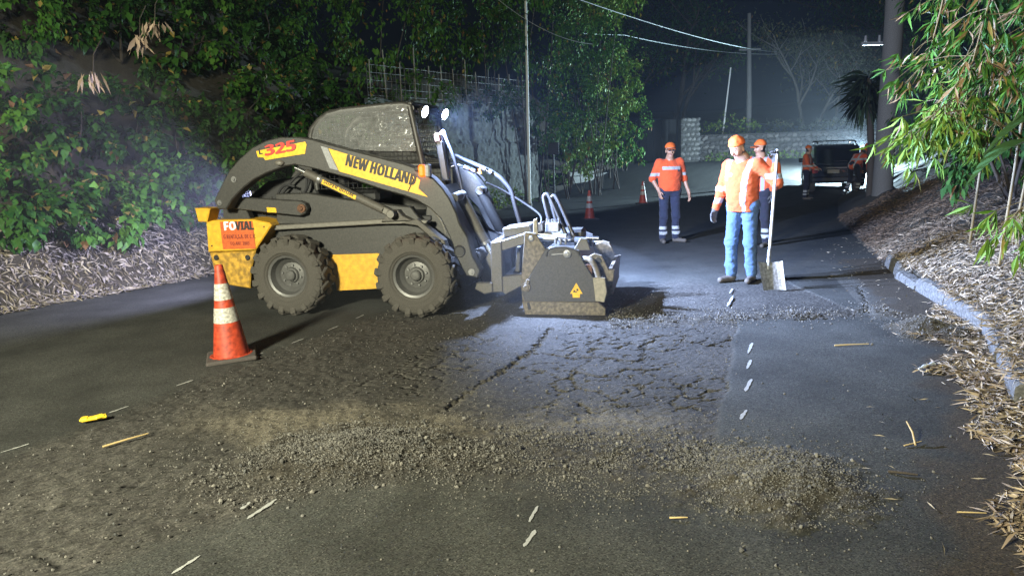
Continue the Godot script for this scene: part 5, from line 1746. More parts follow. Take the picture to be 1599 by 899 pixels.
func make_far_plants() -> void:
	# canopy over the retaining wall and the vines that hang over its end
	var list := [
		[-6.4, 20.5, 5.4, 2.2, 1.9, 1.8, 3000, 0.17, 1, "tree crown over the left part of the retaining wall"],
		[-3.6, 22.5, 5.6, 2.1, 1.9, 1.8, 3000, 0.17, 1, "tree crown above the cab of the loader, behind the wall"],
		[-1.0, 25.0, 5.9, 2.0, 1.7, 1.8, 3000, 0.16, 0, "dark tree crown above the wire fence on the wall"],
		[1.2, 27.5, 5.9, 2.0, 2.1, 1.8, 3200, 0.16, 1, "tree crown behind the white pole"],
		[3.4, 30.0, 6.0, 1.7, 1.7, 1.7, 3200, 0.16, 1, "bright leafy crown right of the white pole"],
		[3.7, 29.6, 7.6, 1.7, 1.3, 1.5, 2600, 0.16, 2, "highest bright crown beside the overhead cables"],
		[0.6, 25.6, 7.6, 2.1, 1.3, 1.5, 2400, 0.16, 1, "high crown crossing behind the top of the white pole"],
		[4.5, 31.0, 4.3, 1.2, 1.3, 1.3, 3000, 0.15, 2, "bright green crown edge overhanging the far road"],
		[-2.3, 22.3, 3.2, 1.0, 0.7, 0.7, 1100, 0.13, 1, "creeper hanging over the left end of the retaining wall"],
		[-0.7, 24.8, 3.3, 1.0, 0.6, 0.7, 1000, 0.13, 0, "dark creeper hanging over the middle of the retaining wall"],
		[0.5, 26.6, 2.9, 0.7, 0.9, 0.6, 1100, 0.13, 1, "creeper hanging down the wall beside the white pole"],
		[1.5, 27.4, 2.5, 0.8, 0.9, 0.7, 1500, 0.14, 1, "vines spilling over the retaining wall beside the dark sign post"],
		[2.3, 28.7, 1.9, 0.9, 0.9, 0.8, 1600, 0.14, 2, "rounded mass of bright vines right of the dark sign post"],
		[3.0, 30.2, 1.5, 0.9, 0.9, 0.8, 1600, 0.14, 2, "bright bush just before the drain at the bend"],
		[4.6, 33.6, 1.6, 1.0, 1.0, 0.9, 1500, 0.15, 1, "dark bush past the drain at the bend"],
		[5.6, 35.6, 2.4, 1.2, 1.6, 1.0, 1800, 0.17, 1, "leafy bush closing the bend before the dark gate"],
		[2.4, 29.2, 3.4, 1.2, 1.4, 1.1, 2200, 0.14, 1, "vines draped over the end of the retaining wall"],
		[3.9, 31.2, 2.5, 1.1, 1.2, 1.0, 2400, 0.14, 2, "vines hanging low at the bend, above the drain"]]
	for q in list:
		var base := P(q[0], q[1] + 0.3, land_y(q[0], q[1] + 0.3))
		shrub("roadside_tree", q[9], "tree", "trees over the left wall", base, P(q[0], q[1], q[2]), Vector3(q[3], q[4], q[5]), q[6], q[7], q[8], M.leaf, 0.5, 3, 0.55, "crown", "trunk")
	for q in [[-3.6, 19.0, 0.45, 1.0, 0.4], [-2.2, 21.0, 0.45, 1.0, 0.38], [-1.0, 23.0, 0.5, 1.0, 0.40], [0.1, 24.6, 0.55, 0.9, 0.35], [0.9, 26.6, 0.60, 0.9, 0.42], [1.9, 28.4, 0.65, 0.9, 0.50], [2.6, 29.8, 0.75, 0.8, 0.55], [3.2, 31.6, 0.6, 0.7, 0.5]]:
		var x: float = minf(q[0], along(LE, q[1]) - 0.45)
		var y := land_y(x, q[1])
		shrub("verge_plant", "low bright green weeds on the verge below the retaining wall", "plant", "weeds along the left verge", P(x, q[1], y), P(x, q[1], y + q[4] * 0.5), Vector3(q[3], q[4], 0.6), 560, 0.11, 2, M.leaf, 0.5, 2, 0.1)
	# low growth on the terrace above the stone wall
	for k in 9:
		var x := 11.3 + 1.15 * k
		var d := 41.6 + 0.3 * (k % 2)
		var y := land_y(x, d)
		shrub("terrace_bush", "low bush growing on the terrace above the stone wall", "bush", "bushes above the stone wall", P(x, d, y), P(x, d, y + 0.30), Vector3(0.95, 0.42 + (0.5 if k == 1 else 0.0), 0.7), 420, 0.15, 2 if k < 3 else 3, M.leaf, 0.45, 2, 0.0)
	for k in 12:
		var x := 10.8 + 0.72 * k
		var y := land_y(x, 39.2)
		shrub("wall_foot_weed", "tuft of green weeds at the foot of the stone wall", "plant", "weeds at the foot of the stone wall", P(x, 39.2, y), P(x, 39.2, y + 0.14), Vector3(0.5, 0.22, 0.25), 170, 0.14, 2, M.leaf, 0.2, 1, -0.5)
	real_tree("pale_tree", "pale feathery tree with forked white trunks on the terrace above the stone wall", "", P(18.2, 46.0, land_y(18.2, 46.0)), [[0.0, 0.0, Vector3(-0.12, 1, 0), 3.6, 0.13], [0.5, 0.2, Vector3(0.28, 1, 0), 3.4, 0.10], [1.7, 0.2, Vector3(0.20, 1, 0.1), 3.0, 0.09]], 3, 3, 0.27, 0.35, 34, M.leaf_dull, M.pale_bark)
	for q in [[7.0, 50.0, 0.16, "dark tall tree beyond the bend, behind the leaning pole"], [11.5, 52.0, 0.17, "dark tall tree beyond the stone pier, behind the utility pole"], [25.0, 52.0, 0.17, "dark tree beyond the parked car"]]:
		real_tree("far_tree", q[3], "dark trees beyond the bend", P(q[0], q[1], land_y(q[0], q[1])), [[0.0, 0.0, Vector3(0.05, 1, 0), 5.2, 0.22], [0.4, 0.3, Vector3(0.25, 1, 0), 4.6, 0.16]], 3, 0, 0.34, 0.6, 26, M.leaf_dull, M.bark)
	# right bank: dark growth behind the bamboo
	for q in [[7.2, 10.6, 1.0, "dark leafy bush on the right bank behind the bamboo"], [8.8, 12.6, 1.2, "dark leafy bush on the right bank further up the road"], [9.8, 15.2, 1.3, "dark leafy bush on the right bank near the tree trunk"], [11.2, 18.0, 1.4, "dark leafy bush behind the thick tree trunk"], [8.2, 9.2, 1.2, "dark leafy bush at the top of the right bank"]]:
		var y := land_y(q[0], q[1])
		shrub("right_bank_bush", q[3], "bush", "bushes on the right bank", P(q[0], q[1], y), P(q[0], q[1], y + 1.5 * q[2]), Vector3(1.2, 1.4, 1.1) * q[2], 900, 0.2, 0, M.leaf_dull, 0.35, 4, 0.6)
	for q in [[9.0, 11.6, 4.9, "high dark canopy over the right bank"], [10.6, 16.0, 5.2, "high dark canopy around the thick tree trunk"]]:
		shrub("overhanging_tree", q[3], "tree", "dark canopies over the right bank", P(q[0] + 1.2, q[1], land_y(q[0] + 1.2, q[1])), P(q[0], q[1], q[2]), Vector3(2.3, 1.6, 2.0), 1600, 0.22, 0, M.leaf_dull, 0.3, 3, 0.6, "crown", "trunk")
	# thick bare trunk
	var tr := thing("tree_trunk", "thick straight grey tree trunk on the right bank beside the parked car", "tree", P(9.42, 18.7, land_y(9.42, 18.7)))
	rod("trunk", M.trunk_bark, tr, smooth_path([Vector3(0, -0.25, 0), Vector3(0.0, 0.35, 0), Vector3(0.02, 2.2, 0), Vector3(0.05, 4.2, 0), Vector3(0.03, 6.5, 0)], 4), [0.31, 0.275, 0.25, 0.24, 0.235, 0.23, 0.228, 0.226, 0.224, 0.222, 0.22, 0.22, 0.218, 0.215, 0.213, 0.21, 0.2], 20)
	put(crown(Vector3(0.4, 6.6, 0), Vector3(2.2, 1.3, 2.0), 1100, 0.22, 0, 44, 0.35), "crown", M.leaf_dull, tr)
	# hanging dark sword leaves left of the trunk
	var yu := thing("sword_leaf_plant", "dark plant with long hanging sword leaves left of the thick trunk", "plant", P(9.45, 19.7, land_y(9.45, 19.7)))
	rod("stem", M.bark, yu, [Vector3(0.15, -0.2, 0), Vector3(0.12, 1.2, 0), Vector3(-0.05, 3.1, 0)], [0.10, 0.09, 0.07], 8)
	var lv := LV.new()
	for k in 240:
		var a := rng.randf() * TAU
		var e := rng.randf_range(-0.9, 0.75)
		var d := Vector3(cos(a) * cos(e), sin(e) - 0.25, sin(a) * cos(e)).normalized()
		lv.leaf(Vector3(-0.05, rng.randf_range(2.4, 3.2), 0), d, Vector3.UP, rng.randf_range(0.6, 1.05), 0.05, Color(0.030, 0.045, 0.022) * rng.randf_range(0.7, 1.4), rng.randf_range(0.1, 0.5))
	put(lv.mesh(), "leaves", M.leaf_dull, yu)

# ---------- other things ----------
func make_cone(at: Vector3, turn: float, label: String, h: float, lean := 0.0) -> void:
	var t := thing("traffic_cone", label, "traffic cone", at, turn, "traffic cones along the works")
	t.rotation.z = lean
	var k := h / 0.74
	var b := MB.new()
	b.box(Vector3(0, 0.018 * k, 0), Vector3(0.37, 0.036, 0.37) * k, 0.012)
	part(b, "base", M.cone_base, t)
	var r := func(y: float) -> float: return lerpf(0.135, 0.029, (y - 0.036) / (0.74 - 0.036))
	var seg := [[0.036, 0.30, M.cone_red, "cone_body"], [0.30, 0.415, M.cone_white, "white_band"], [0.415, 0.475, M.cone_red, "cone_body"], [0.475, 0.60, M.cone_white, "white_band"], [0.60, 0.74, M.cone_red, "cone_tip"]]
	for s in seg:
		b = MB.new()
		var o: float = 0.0015 if s[3] == "white_band" else 0.0
		var prof := [(r.call(s[0]) + o) * k, s[0] * k, (r.call(s[1]) + o) * k, s[1] * k]
		if s[3] == "cone_tip": prof += [0.022 * k, 0.742 * k, 0.018 * k, 0.735 * k, 0.0, 0.71 * k]
		if s[0] == 0.036: prof = [0.165 * k, 0.034 * k, 0.150 * k, 0.042 * k] + prof
		b.lathe(prof, Vector3.ZERO, Vector3.UP, 32)
		part(b, s[3], s[2], t)

# cast kerb unit with chipped, rounded arrises
func kerb_stone(len_: float, h: float, ba: Basis, sd: int) -> MB:
	var b := MB.new()
	var prof := [Vector2(-0.085, -0.5 * h), Vector2(-0.085, 0.28 * h), Vector2(-0.078, 0.42 * h), Vector2(-0.055, 0.49 * h), Vector2(0.0, 0.5 * h), Vector2(0.06, 0.485 * h), Vector2(0.085, 0.42 * h), Vector2(0.085, -0.5 * h)]
	var m := 22
	var rows := []
	for k in m + 1:
		var z := (float(k) / m - 0.5) * len_
		var row := []
		for j in prof.size():
			var p: Vector2 = prof[j]
			var chip := 0.0
			if j > 0 and j < 7:
				chip = 0.012 * n_fine.get_noise_3d(z * 8.0, p.y * 20.0 + sd * 7.0, p.x * 20.0) + 0.028 * maxf(0.0, n_mid.get_noise_3d(z * 9.0, sd * 11.0, j * 0.7) - 0.12)
			var endk := 0.012 if k == 0 or k == m else 0.0
			row.append(ba * Vector3(p.x * (1.0 - (chip + endk) * 6.0), p.y - (chip + endk if j > 1 and j < 7 else 0.0), z))
		rows.append(row)
	for k in m:
		for j in prof.size() - 1:
			var nn: Vector3 = (rows[k][j + 1] - rows[k][j]).cross(rows[k + 1][j] - rows[k][j]).normalized()
			var mid: Vector3 = (rows[k][j] + rows[k][j + 1]) * 0.5 - ba * Vector3(0, 0, (float(k) / m - 0.5) * len_)
			if nn.dot(mid) < 0: nn = -nn
			b.quad(rows[k][j], rows[k][j + 1], rows[k + 1][j + 1], rows[k + 1][j], nn)
	for e in [0, m]:
		for j in range(1, prof.size() - 1):
			b.ftri(rows[e][0], rows[e][j], rows[e][j + 1], ba * Vector3(0, 0, -1.0 if e == 0 else 1.0))
	return b

func make_things() -> void:
	make_cone(P(-2.39, 6.06, road_y(6.0)), 0.35, "large worn red and white traffic cone standing beside the loader's rear wheel", 0.80, 0.035)
	make_cone(P(2.06, 19.0, road_y(19.0)), 0.2, "red and white traffic cone on the dark road beyond the planer", 0.74)
	make_cone(P(4.48, 24.8, road_y(24.8)), 0.5, "red and white traffic cone behind the man in glasses", 0.74)
	make_cone(P(8.71, 30.0, road_y(30.0)), 0.1, "red and white traffic cone between the two nearer workers, far up the road", 0.74)
	# kerb
	var kerb := thing("kerb", "broken concrete kerb along the foot of the straw bank", "kerb")
	var d := 4.3
	var n := 0
	while d < 9.5:
		var len_ := 0.92
		var e := d + len_ * 0.955
		var a := P(along(RE, d + 0.015) + 0.085, d + 0.015)
		var c := P(along(RE, e - 0.015) + 0.085, e - 0.015)
		var mid := (a + c) * 0.5
		var dir := (c - a).normalized()
		var ba := Basis(dir.cross(Vector3.UP), Vector3.UP, -dir)
		var hgt := 0.145
		var drop := 0.0
		if n == 4: drop = 0.07
		ba = Basis(Vector3.UP, rng.randfn() * 0.012) * Basis(dir, rng.randfn() * 0.02 + (0.16 if n == 5 else 0.0)) * ba
		var b := kerb_stone((c - a).length(), hgt + 0.2, ba, n)
		part(b, "kerb_stone", M.concrete, kerb, mid + Vector3(rng.randfn() * 0.012, road_y((d + e) * 0.5) + hgt * 0.5 - 0.1 - drop, 0))
		d = e + 0.02
		n += 1
	# yellow plastic scrap, sticks
	var yb := thing("plastic_scrap", "flat yellow plastic scrap lying on the dashed marks", "scrap", P(-2.76, 4.61, road_y(4.6) + 0.012), 0.55)
	var b := MB.new()
	b.box(Vector3(0, 0.012, 0), Vector3(0.15, 0.02, 0.055), 0.007)
	b.box(Vector3(0.03, 0.018, 0.01), Vector3(0.06, 0.022, 0.05), 0.008, Basis(Vector3.UP, 0.3))
	b.box(Vector3(-0.055, 0.016, -0.006), Vector3(0.05, 0.02, 0.062), 0.008, Basis(Vector3.UP, -0.25))
	part(b, "scrap", M.yellow_plastic, yb)
	var sticks := [[-2.36, 4.23, 0.26, 0.8, 0.007, "thin yellow stick on the planed ground near the plastic scrap", 0.0], [2.17, 3.84, 0.16, 1.35, 0.006, "short pale twig propped up on the smooth asphalt", 0.45], [2.15, 3.78, 0.13, 0.35, 0.004, "thin twig lying under the propped twig", 0.0], [1.91, 3.43, 0.13, -0.45, 0.008, "dark short twig on the smooth asphalt", 0.0], [2.72, 5.75, 0.28, 0.0, 0.006, "straight straw lying on the asphalt below the windrow", 0.0], [0.71, 3.06, 0.08, -0.1, 0.005, "small orange splinter on the foreground asphalt", 0.0], [2.0, 3.02, 0.12, -0.2, 0.004, "thin dark twig near the straw edge", 0.0], [3.05, 5.1, 0.3, 0.5, 0.006, "long straw at the edge of the straw litter", 0.0]]
	for s in sticks:
		var y := road_y(s[1]) + 0.012 * n_big.get_noise_2d(s[0] * 2.0, s[1] * 2.0) + heap_y(s[0], s[1])
		var t := thing("stick", s[5], "stick", P(s[0], s[1], y), s[3])
		rod("stalk", M.straw if s[4] < 0.0075 else M.bark, t, [Vector3(-s[2] / 2, 0.009, 0), Vector3(0, 0.014 + s[6] * s[2] * 0.5, 0.006), Vector3(s[2] / 2, 0.010 + s[6] * s[2], -0.004)], [s[4], s[4] * 0.9, s[4] * 0.6], 6)
	# litter bottle by the kerb
	var wb := thing("plastic_bottle", "crumpled clear plastic scrap lying at the edge of the straw", "scrap", P(2.93, 5.05, road_y(5.0) + 0.02), 0.5)
	b = MB.new()
	b.tube([Vector3(-0.09, 0.015, 0), Vector3(-0.06, 0.018, 0), Vector3(-0.03, 0.022, 0), Vector3(0.03, 0.020, 0.006), Vector3(0.06, 0.024, 0), Vector3(0.09, 0.02, 0)], [0.006, 0.007, 0.014, 0.011, 0.014, 0.012], 10)
	part(b, "shell", M.pale_plastic, wb)
	make_walls()
	make_poles()
	make_car()
	make_lamp_stands()

func make_walls() -> void:
	# concrete retaining wall behind the loader with a wire fence on top
	var a := P(-3.7, 20.05)
	var e := P(1.05, 27.3)
	var dir := (e - a).normalized()
	var out := Vector3(0.84, 0, 0.54)
	var len_ := (e - a).length()
	var w := thing("retaining_wall", "stained pale concrete retaining wall behind the loader's cab", "wall", a)
	var b := MB.new()
	var cols := 80
	var rows := 26
	var grid := []
	for r in rows + 1:
		var row := []
		for c in cols + 1:
			var p := dir * len_ * c / cols
			var dd := -(a.z + p.z)
			var top := 3.12 + 0.04 * sin(c * 0.4)
			var y := lerpf(-0.1, top, float(r) / rows)
			var bulge := 0.05 * n_mid.get_noise_2d(c * 4.0, y * 9.0) + 0.02 * n_fine.get_noise_2d(c * 8.0, y * 22.0) + (0.06 if y < 1.9 else 0.0)
			row.append(p + Vector3(0, y, 0) + out * bulge)
		grid.append(row)
	for r in rows:
		for c in cols:
			var nn: Vector3 = (grid[r][c + 1] - grid[r][c]).cross(grid[r + 1][c] - grid[r][c]).normalized()
			if nn.dot(out) < 0: nn = -nn
			b.quad(grid[r][c], grid[r][c + 1], grid[r + 1][c + 1], grid[r + 1][c], nn)
	for c in cols:
		var k := -out * 0.35
		b.quad(grid[rows][c], grid[rows][c + 1], grid[rows][c + 1] + k, grid[rows][c] + k, Vector3.UP)
		b.quad(grid[0][c] + k, grid[0][c + 1] + k, grid[rows][c + 1] + k, grid[rows][c] + k, -out)
	b.quad(grid[0][cols], grid[rows][cols], grid[rows][cols] - out * 0.35, grid[0][cols] - out * 0.35, dir)
	part(b, "wall_face", M.stained_concrete, w)
	var f := thing("wire_fence", "wire mesh fence with thin posts on top of the retaining wall", "fence", a + Vector3(0, 3.1, 0))
	for k in 13:
		var p := dir * (0.4 + 0.62 * k) - out * 0.15
		rod("post", M.pale_wood, f, [p, p + Vector3(0.02 * rng.randfn(), 1.05 + 0.5 * rng.randf() * float(k % 2), 0)], [0.016], 6)
	var g := MB.new()
	for k in 5:
		var y := 0.12 + 0.2 * k
		g.tube([dir * 0.3 + Vector3(0, y, 0) - out * 0.15, dir * 4.2 + Vector3(0, y - 0.02, 0) - out * 0.15, dir * 8.3 + Vector3(0, y, 0) - out * 0.15], [0.006], 4, false)
	for k in 42:
		var p := dir * (0.3 + 0.19 * k) - out * 0.15
		g.tube([p, p + Vector3(0, 0.95, 0)], [0.004], 4, false)
	part(g, "wire_mesh", M.wire, f)
	# drain headwall at the bend
	var dr := thing("drain_channel", "low concrete drain walls with a dark gap at the bend", "drain")
	var da := P(2.55, 31.6)
	var de := P(5.6, 37.6)
	var dv := (de - da).normalized()
	var ba := Basis(dv.cross(Vector3.UP), Vector3.UP, -dv)
	bx("drain_wall", M.concrete, dr, (da + de) * 0.5 + Vector3(0.15, -0.02 + road_y(34.5), 0), Vector3(0.14, 0.30, (de - da).length()), 0.02, ba)
	bx("drain_wall", M.concrete, dr, (da + de) * 0.5 + Vector3(-0.52, 0.05 + road_y(34.5), 0.2), Vector3(0.16, 0.45, (de - da).length() * 0.6), 0.02, ba)
	# stone wall across the back: every stone a piece, and the taller pier at its left end
	var sw := thing("stone_wall", "rubble stone wall across the far end of the road", "wall", P(10.2, 40.0, 0.55))
	bx("mortar_core", M.mortar, sw, Vector3(5.5, 0.72, -0.25), Vector3(11.4, 1.62, 0.36), 0.02)
	var sm := [stone_mesh(31), stone_mesh(32), stone_mesh(33), stone_mesh(34)]
	var count := 0
	for r in 6:
		var x := -0.1 + rng.randf() * 0.1
		while x < 11.1 and count < 280:
			var wd := rng.randf_range(0.20, 0.40)
			var o := put(sm[rng.randi() % 4], "stone", [M.rubble_a, M.rubble_b, M.rubble_c][rng.randi() % 3], sw, Vector3(x + wd * 0.5, 0.12 + 0.25 * r + rng.randfn() * 0.02, -0.06 + rng.randfn() * 0.012))
			o.rotation.z = rng.randfn() * 0.3
			o.scale = Vector3(wd * 0.60, rng.randf_range(0.155, 0.20), 0.16)
			x += wd
			count += 1
	var pier := thing("stone_pier", "tall square rubble stone pier at the left end of the stone wall", "pier", P(9.55, 39.6, 0.5))
	bx("mortar_core", M.mortar, pier, Vector3(0, 1.2, 0), Vector3(0.96, 2.5, 0.7), 0.03)
	for r in 10:
		for c in 4:
			for face in 2:
				var pos := Vector3(-0.36 + 0.24 * c + 0.08 * (r % 2), 0.12 + 0.25 * r, 0.34) if face == 0 else Vector3(0.47, 0.12 + 0.25 * r, -0.26 + 0.18 * c)
				var o := put(sm[rng.randi() % 4], "stone", [M.rubble_a, M.rubble_b, M.rubble_c][rng.randi() % 3], pier, pos)
				o.scale = Vector3(0.15, 0.15, 0.10) if face == 0 else Vector3(0.10, 0.15, 0.12)
				o.rotation.z = rng.randfn() * 0.2
	# dark gate wall left of the pier
	var gw := thing("dark_gate", "dark closed gate between the trees and the stone pier", "gate", P(6.4, 41.4, 0.6))
	for k in 12:
		bx("gate_board", M.dark_board, gw, Vector3(-1.9 + 0.42 * k, 1.15, 0), Vector3(0.40, 2.5, 0.05), 0.01)

func make_poles() -> void:
	var wp := thing("white_pole", "slim white pole standing on the verge before the retaining wall", "pole", P(0.70, 25.0, land_y(0.70, 25.0)))
	rod("shaft", M.white_pole, wp, [Vector3(0, -0.3, 0), Vector3(0.02, 3.0, 0), Vector3(0.06, 6.6, 0)], [0.05, 0.045, 0.038], 12)
	rod("collar", M.dusty_steel, wp, [Vector3(0, -0.02, 0), Vector3(0, 0.14, 0)], [0.075], 12)
	var sp := thing("sign_post", "dark thin sign post with a small plate in the vines", "post", P(1.66, 27.0, land_y(1.66, 27.0)))
	rod("post", M.black, sp, [Vector3(0, -0.2, 0), Vector3(-0.01, 2.1, 0)], [0.032], 8)
	bx("sign_back", M.black, sp, Vector3(0, 1.95, 0.04), Vector3(0.42, 0.42, 0.02), 0.005, Basis(Vector3.UP, -0.5))
	var up := thing("utility_pole", "grey utility pole rising behind the stone wall", "pole", P(13.5, 42.0, land_y(13.5, 42.0)))
	rod("shaft", M.grey_pole, up, [Vector3(0, -0.3, 0), Vector3(-0.03, 2.0, 0), Vector3(-0.13, 6.5, 0)], [0.15, 0.14, 0.10], 12)
	bx("cross_arm", M.grey_pole, up, Vector3(-0.10, 4.6, 0.13), Vector3(1.2, 0.1, 0.09), 0.01)
	var lp := thing("leaning_pole", "thin pale pole leaning to the right behind the stone pier", "pole", P(12.0, 42.0, land_y(12.0, 42.0)))
	rod("shaft", M.white_pole, lp, [Vector3(0, -0.3, 0), Vector3(0.42, 3.7, 0)], [0.05, 0.04], 8)
	var rp := thing("power_pole", "power pole with cross arm and insulators behind the thick trunk", "pole", P(10.66, 21.2, land_y(10.66, 21.2)))
	rod("shaft", M.grey_pole, rp, [Vector3(0, -0.3, 0), Vector3(-0.1, 5.6, 0)], [0.13, 0.10], 12)
	bx("cross_arm", M.pale_grey, rp, Vector3(-0.35, 3.95, 0.14), Vector3(1.0, 0.09, 0.08), 0.01)
	for k in 3:
		rod("insulator", M.pale_grey, rp, [Vector3(-0.75 + 0.38 * k, 4.0, 0.14), Vector3(-0.75 + 0.38 * k, 4.16, 0.14)], [0.045, 0.03], 10)
	# overhead wires
	var ws := [[[-1.2, 14.0, 5.6], [1.75, 18.0, 5.02], [16.0, 45.0, 6.75], "upper overhead cable crossing above the road", 0.013], [[3.4, 32.6, 6.36], [5.34, 34.0, 6.44], [16.0, 45.0, 6.62], "lower overhead cable meeting the upper one at the far pole", 0.017], [[-3.5, 18.5, 6.6], [-0.1, 20.0, 5.45], [2.6, 22.5, 4.6], "short overhead wire in front of the dark tree crowns", 0.009]]
	for q in ws:
		var base := P(q[2][0], q[2][1], q[2][2])
		var t := thing("overhead_wire", q[3], "cable", base)
		var pts := []
		for k in 25:
			var u := k / 24.0
			var p: Vector3 = P(q[0][0], q[0][1], q[0][2]).lerp(P(q[1][0], q[1][1], q[1][2]), u * 4.0) if u < 0.25 else P(q[1][0], q[1][1], q[1][2]).lerp(base, (u - 0.25) / 0.75)
			var s := maxf(0.0, (u - 0.25) / 0.75)
			pts.append(p - base - Vector3(0, 0.9 * s * (1.0 - s), 0))
		rod("cable", M.cable, t, pts, [q[4]], 6)

func make_car() -> void:
	var cd := 29.0
	var t := thing("parked_suv", "dark sport utility car with roof rails parked tail-on by the right bank", "car", P(12.5, cd, road_y(cd)), deg_to_rad(-17.0 + 90.0))
	# own frame: x forward, y up, z to its right
	var W := 0.88
	plate("body", M.car_paint, t, [-2.20, 0.42, -2.24, 0.62, -2.18, 0.98, -2.10, 1.06, 0.85, 1.06, 1.75, 0.98, 2.10, 0.86, 2.18, 0.60, 2.14, 0.36, 1.78, 0.34, 1.70, 0.56, 1.48, 0.72, 1.26, 0.72, 1.04, 0.56, 0.96, 0.34, -0.96, 0.34, -1.04, 0.56, -1.26, 0.72, -1.48, 0.72, -1.70, 0.56, -1.78, 0.36], -W, W, 0.05)
	plate("cabin", M.car_paint, t, [-2.14, 1.02, -2.02, 1.48, -1.90, 1.70, -1.70, 1.76, 0.10, 1.76, 0.30, 1.70, 1.02, 1.02], -0.76, 0.76, 0.07)
	var b := MB.new()
	b.quad(Vector3(-2.152, 1.10, -0.66), Vector3(-2.152, 1.10, 0.66), Vector3(-2.00, 1.60, 0.60), Vector3(-2.00, 1.60, -0.60), Vector3(-0.96, 0.28, 0).normalized())
	b.quad(Vector3(-2.142, 1.10, -0.66), Vector3(-2.142, 1.10, 0.66), Vector3(-1.99, 1.60, 0.60), Vector3(-1.99, 1.60, -0.60), Vector3(0.96, -0.28, 0).normalized())
	part(b, "rear_window", M.car_glass, t)
	for s in [1.0, -1.0]:
		plate("side_window", M.car_glass, t, [-1.85, 1.12, -1.75, 1.62, -0.75, 1.64, -0.75, 1.12], minf(0.755 * s, 0.764 * s), maxf(0.755 * s, 0.764 * s), 0.002)
		plate("side_window", M.car_glass, t, [-0.68, 1.12, -0.68, 1.64, 0.08, 1.64, 0.62, 1.14], minf(0.755 * s, 0.764 * s), maxf(0.755 * s, 0.764 * s), 0.002)
		bx("tail_light", M.tail_red, t, Vector3(-2.20, 0.86, 0.73 * s), Vector3(0.06, 0.26, 0.20), 0.02)
		rod("roof_rail", M.black, t, [Vector3(-1.75, 1.80, 0.64 * s), Vector3(-1.60, 1.86, 0.64 * s), Vector3(-0.2, 1.87, 0.64 * s), Vector3(0.0, 1.80, 0.64 * s)], [0.022], 8)
		bx("mirror", M.black, t, Vector3(0.62, 1.16, 0.98 * s), Vector3(0.10, 0.16, 0.22), 0.03)
	for k in 2: rod("cross_bar", M.black, t, [Vector3(-1.4 + 0.9 * k, 1.88, -0.64), Vector3(-1.4 + 0.9 * k, 1.88, 0.64)], [0.018], 8)
	bx("rear_bumper", M.black, t, Vector3(-2.26, 0.52, 0), Vector3(0.14, 0.20, 1.70), 0.04)
	bx("number_plate", M.pale_grey, t, Vector3(-2.252, 0.80, -0.12), Vector3(0.02, 0.13, 0.40), 0.004)
	bx("chrome_strip", M.chrome, t, Vector3(-2.245, 0.93, 0), Vector3(0.02, 0.03, 0.7), 0.006)
	bx("wiper", M.black, t, Vector3(-2.16, 1.16, 0.12), Vector3(0.02, 0.02, 0.45), 0.004)
	for s in [1.0, -1.0]:
		var hl := node("headlight", t, Vector3(2.12, 0.74, 0.66 * s))
		bx("lamp_housing", M.black, hl, Vector3(0.0, 0, 0), Vector3(0.12, 0.18, 0.34), 0.03)
		bx("lamp_lens", M.led_dim, hl, Vector3(0.064, 0, 0), Vector3(0.012, 0.11, 0.24), 0.004)
		var sp := SpotLight3D.new()
		sp.name = "headlight_beam"
		hl.add_child(sp, true)
		sp.position = Vector3(0.10, 0, 0)
		sp.basis = Basis.looking_at(Vector3(1, 0.02, 0.0))
		sp.light_color = Color(0.82, 0.92, 1.0)
		sp.light_energy = 55.0
		sp.spot_angle = 55.0
		sp.spot_angle_attenuation = 0.9
		sp.spot_range = 60.0
		sp.spot_attenuation = 2.0
		sp.light_size = 0.06
		sp.shadow_enabled = true
	for x in [-1.37, 1.37]:
		for s in [1.0, -1.0]:
			var w := node("wheel", t, Vector3(x, 0.35, 0.76 * s))
			var q := MB.new()
			q.lathe([0.20, -0.11, 0.30, -0.115, 0.345, -0.09, 0.35, 0.0, 0.345, 0.09, 0.30, 0.115, 0.20, 0.11], Vector3.ZERO, Vector3(0, 0, 1), 26)
			part(q, "tyre", M.tyre, w)
			q = MB.new()
			q.lathe([0.0, 0.06 * s, 0.06, 0.06 * s, 0.10, 0.03 * s, 0.19, 0.05 * s, 0.21, 0.09 * s], Vector3.ZERO, Vector3(0, 0, 1), 20)
			part(q, "rim", M.steel, w)

func lamp_stand(called: String, label: String, at: Vector3, h: float, aim: Vector3, color: Color, energy: float, size: float, glow: Material, cone := 0.0) -> void:
	var t := thing(called, label, "work lamp", at)
	for k in 3:
		var a := TAU * k / 3 + 0.4
		rod("leg", M.black, t, [Vector3(cos(a) * 0.45, 0.0, sin(a) * 0.45), Vector3(0, 0.75, 0)], [0.014], 6)
	rod("mast", M.black, t, [Vector3(0, 0.45, 0), Vector3(0, h, 0)], [0.02], 8)
	var ba := Basis.looking_at(aim)
	var hd := node("lamp_head", t, Vector3(0, h, 0))
	hd.basis = ba
	bx("lamp_housing", M.black, hd, Vector3(0, 0, 0.05), Vector3(0.40, 0.28, 0.08), 0.02)
	bx("lamp_lens", glow, hd, Vector3(0, 0, -0.0), Vector3(0.34, 0.22, 0.012), 0.004)
	var l: Light3D
	if cone > 0.0:
		var sp := SpotLight3D.new()
		sp.spot_angle = cone
		sp.spot_angle_attenuation = 1.0
		sp.spot_range = 80.0
		sp.spot_attenuation = 2.0
		l = sp
	else:
		var om := OmniLight3D.new()
		om.omni_range = 80.0
		om.omni_attenuation = 2.0
		l = om
	l.name = "lamp_beam"
	hd.add_child(l, true)
	l.position = Vector3(0, 0, -0.12 - size)
	l.light_color = color
	l.light_energy = energy
	l.light_size = size
	l.shadow_enabled = true

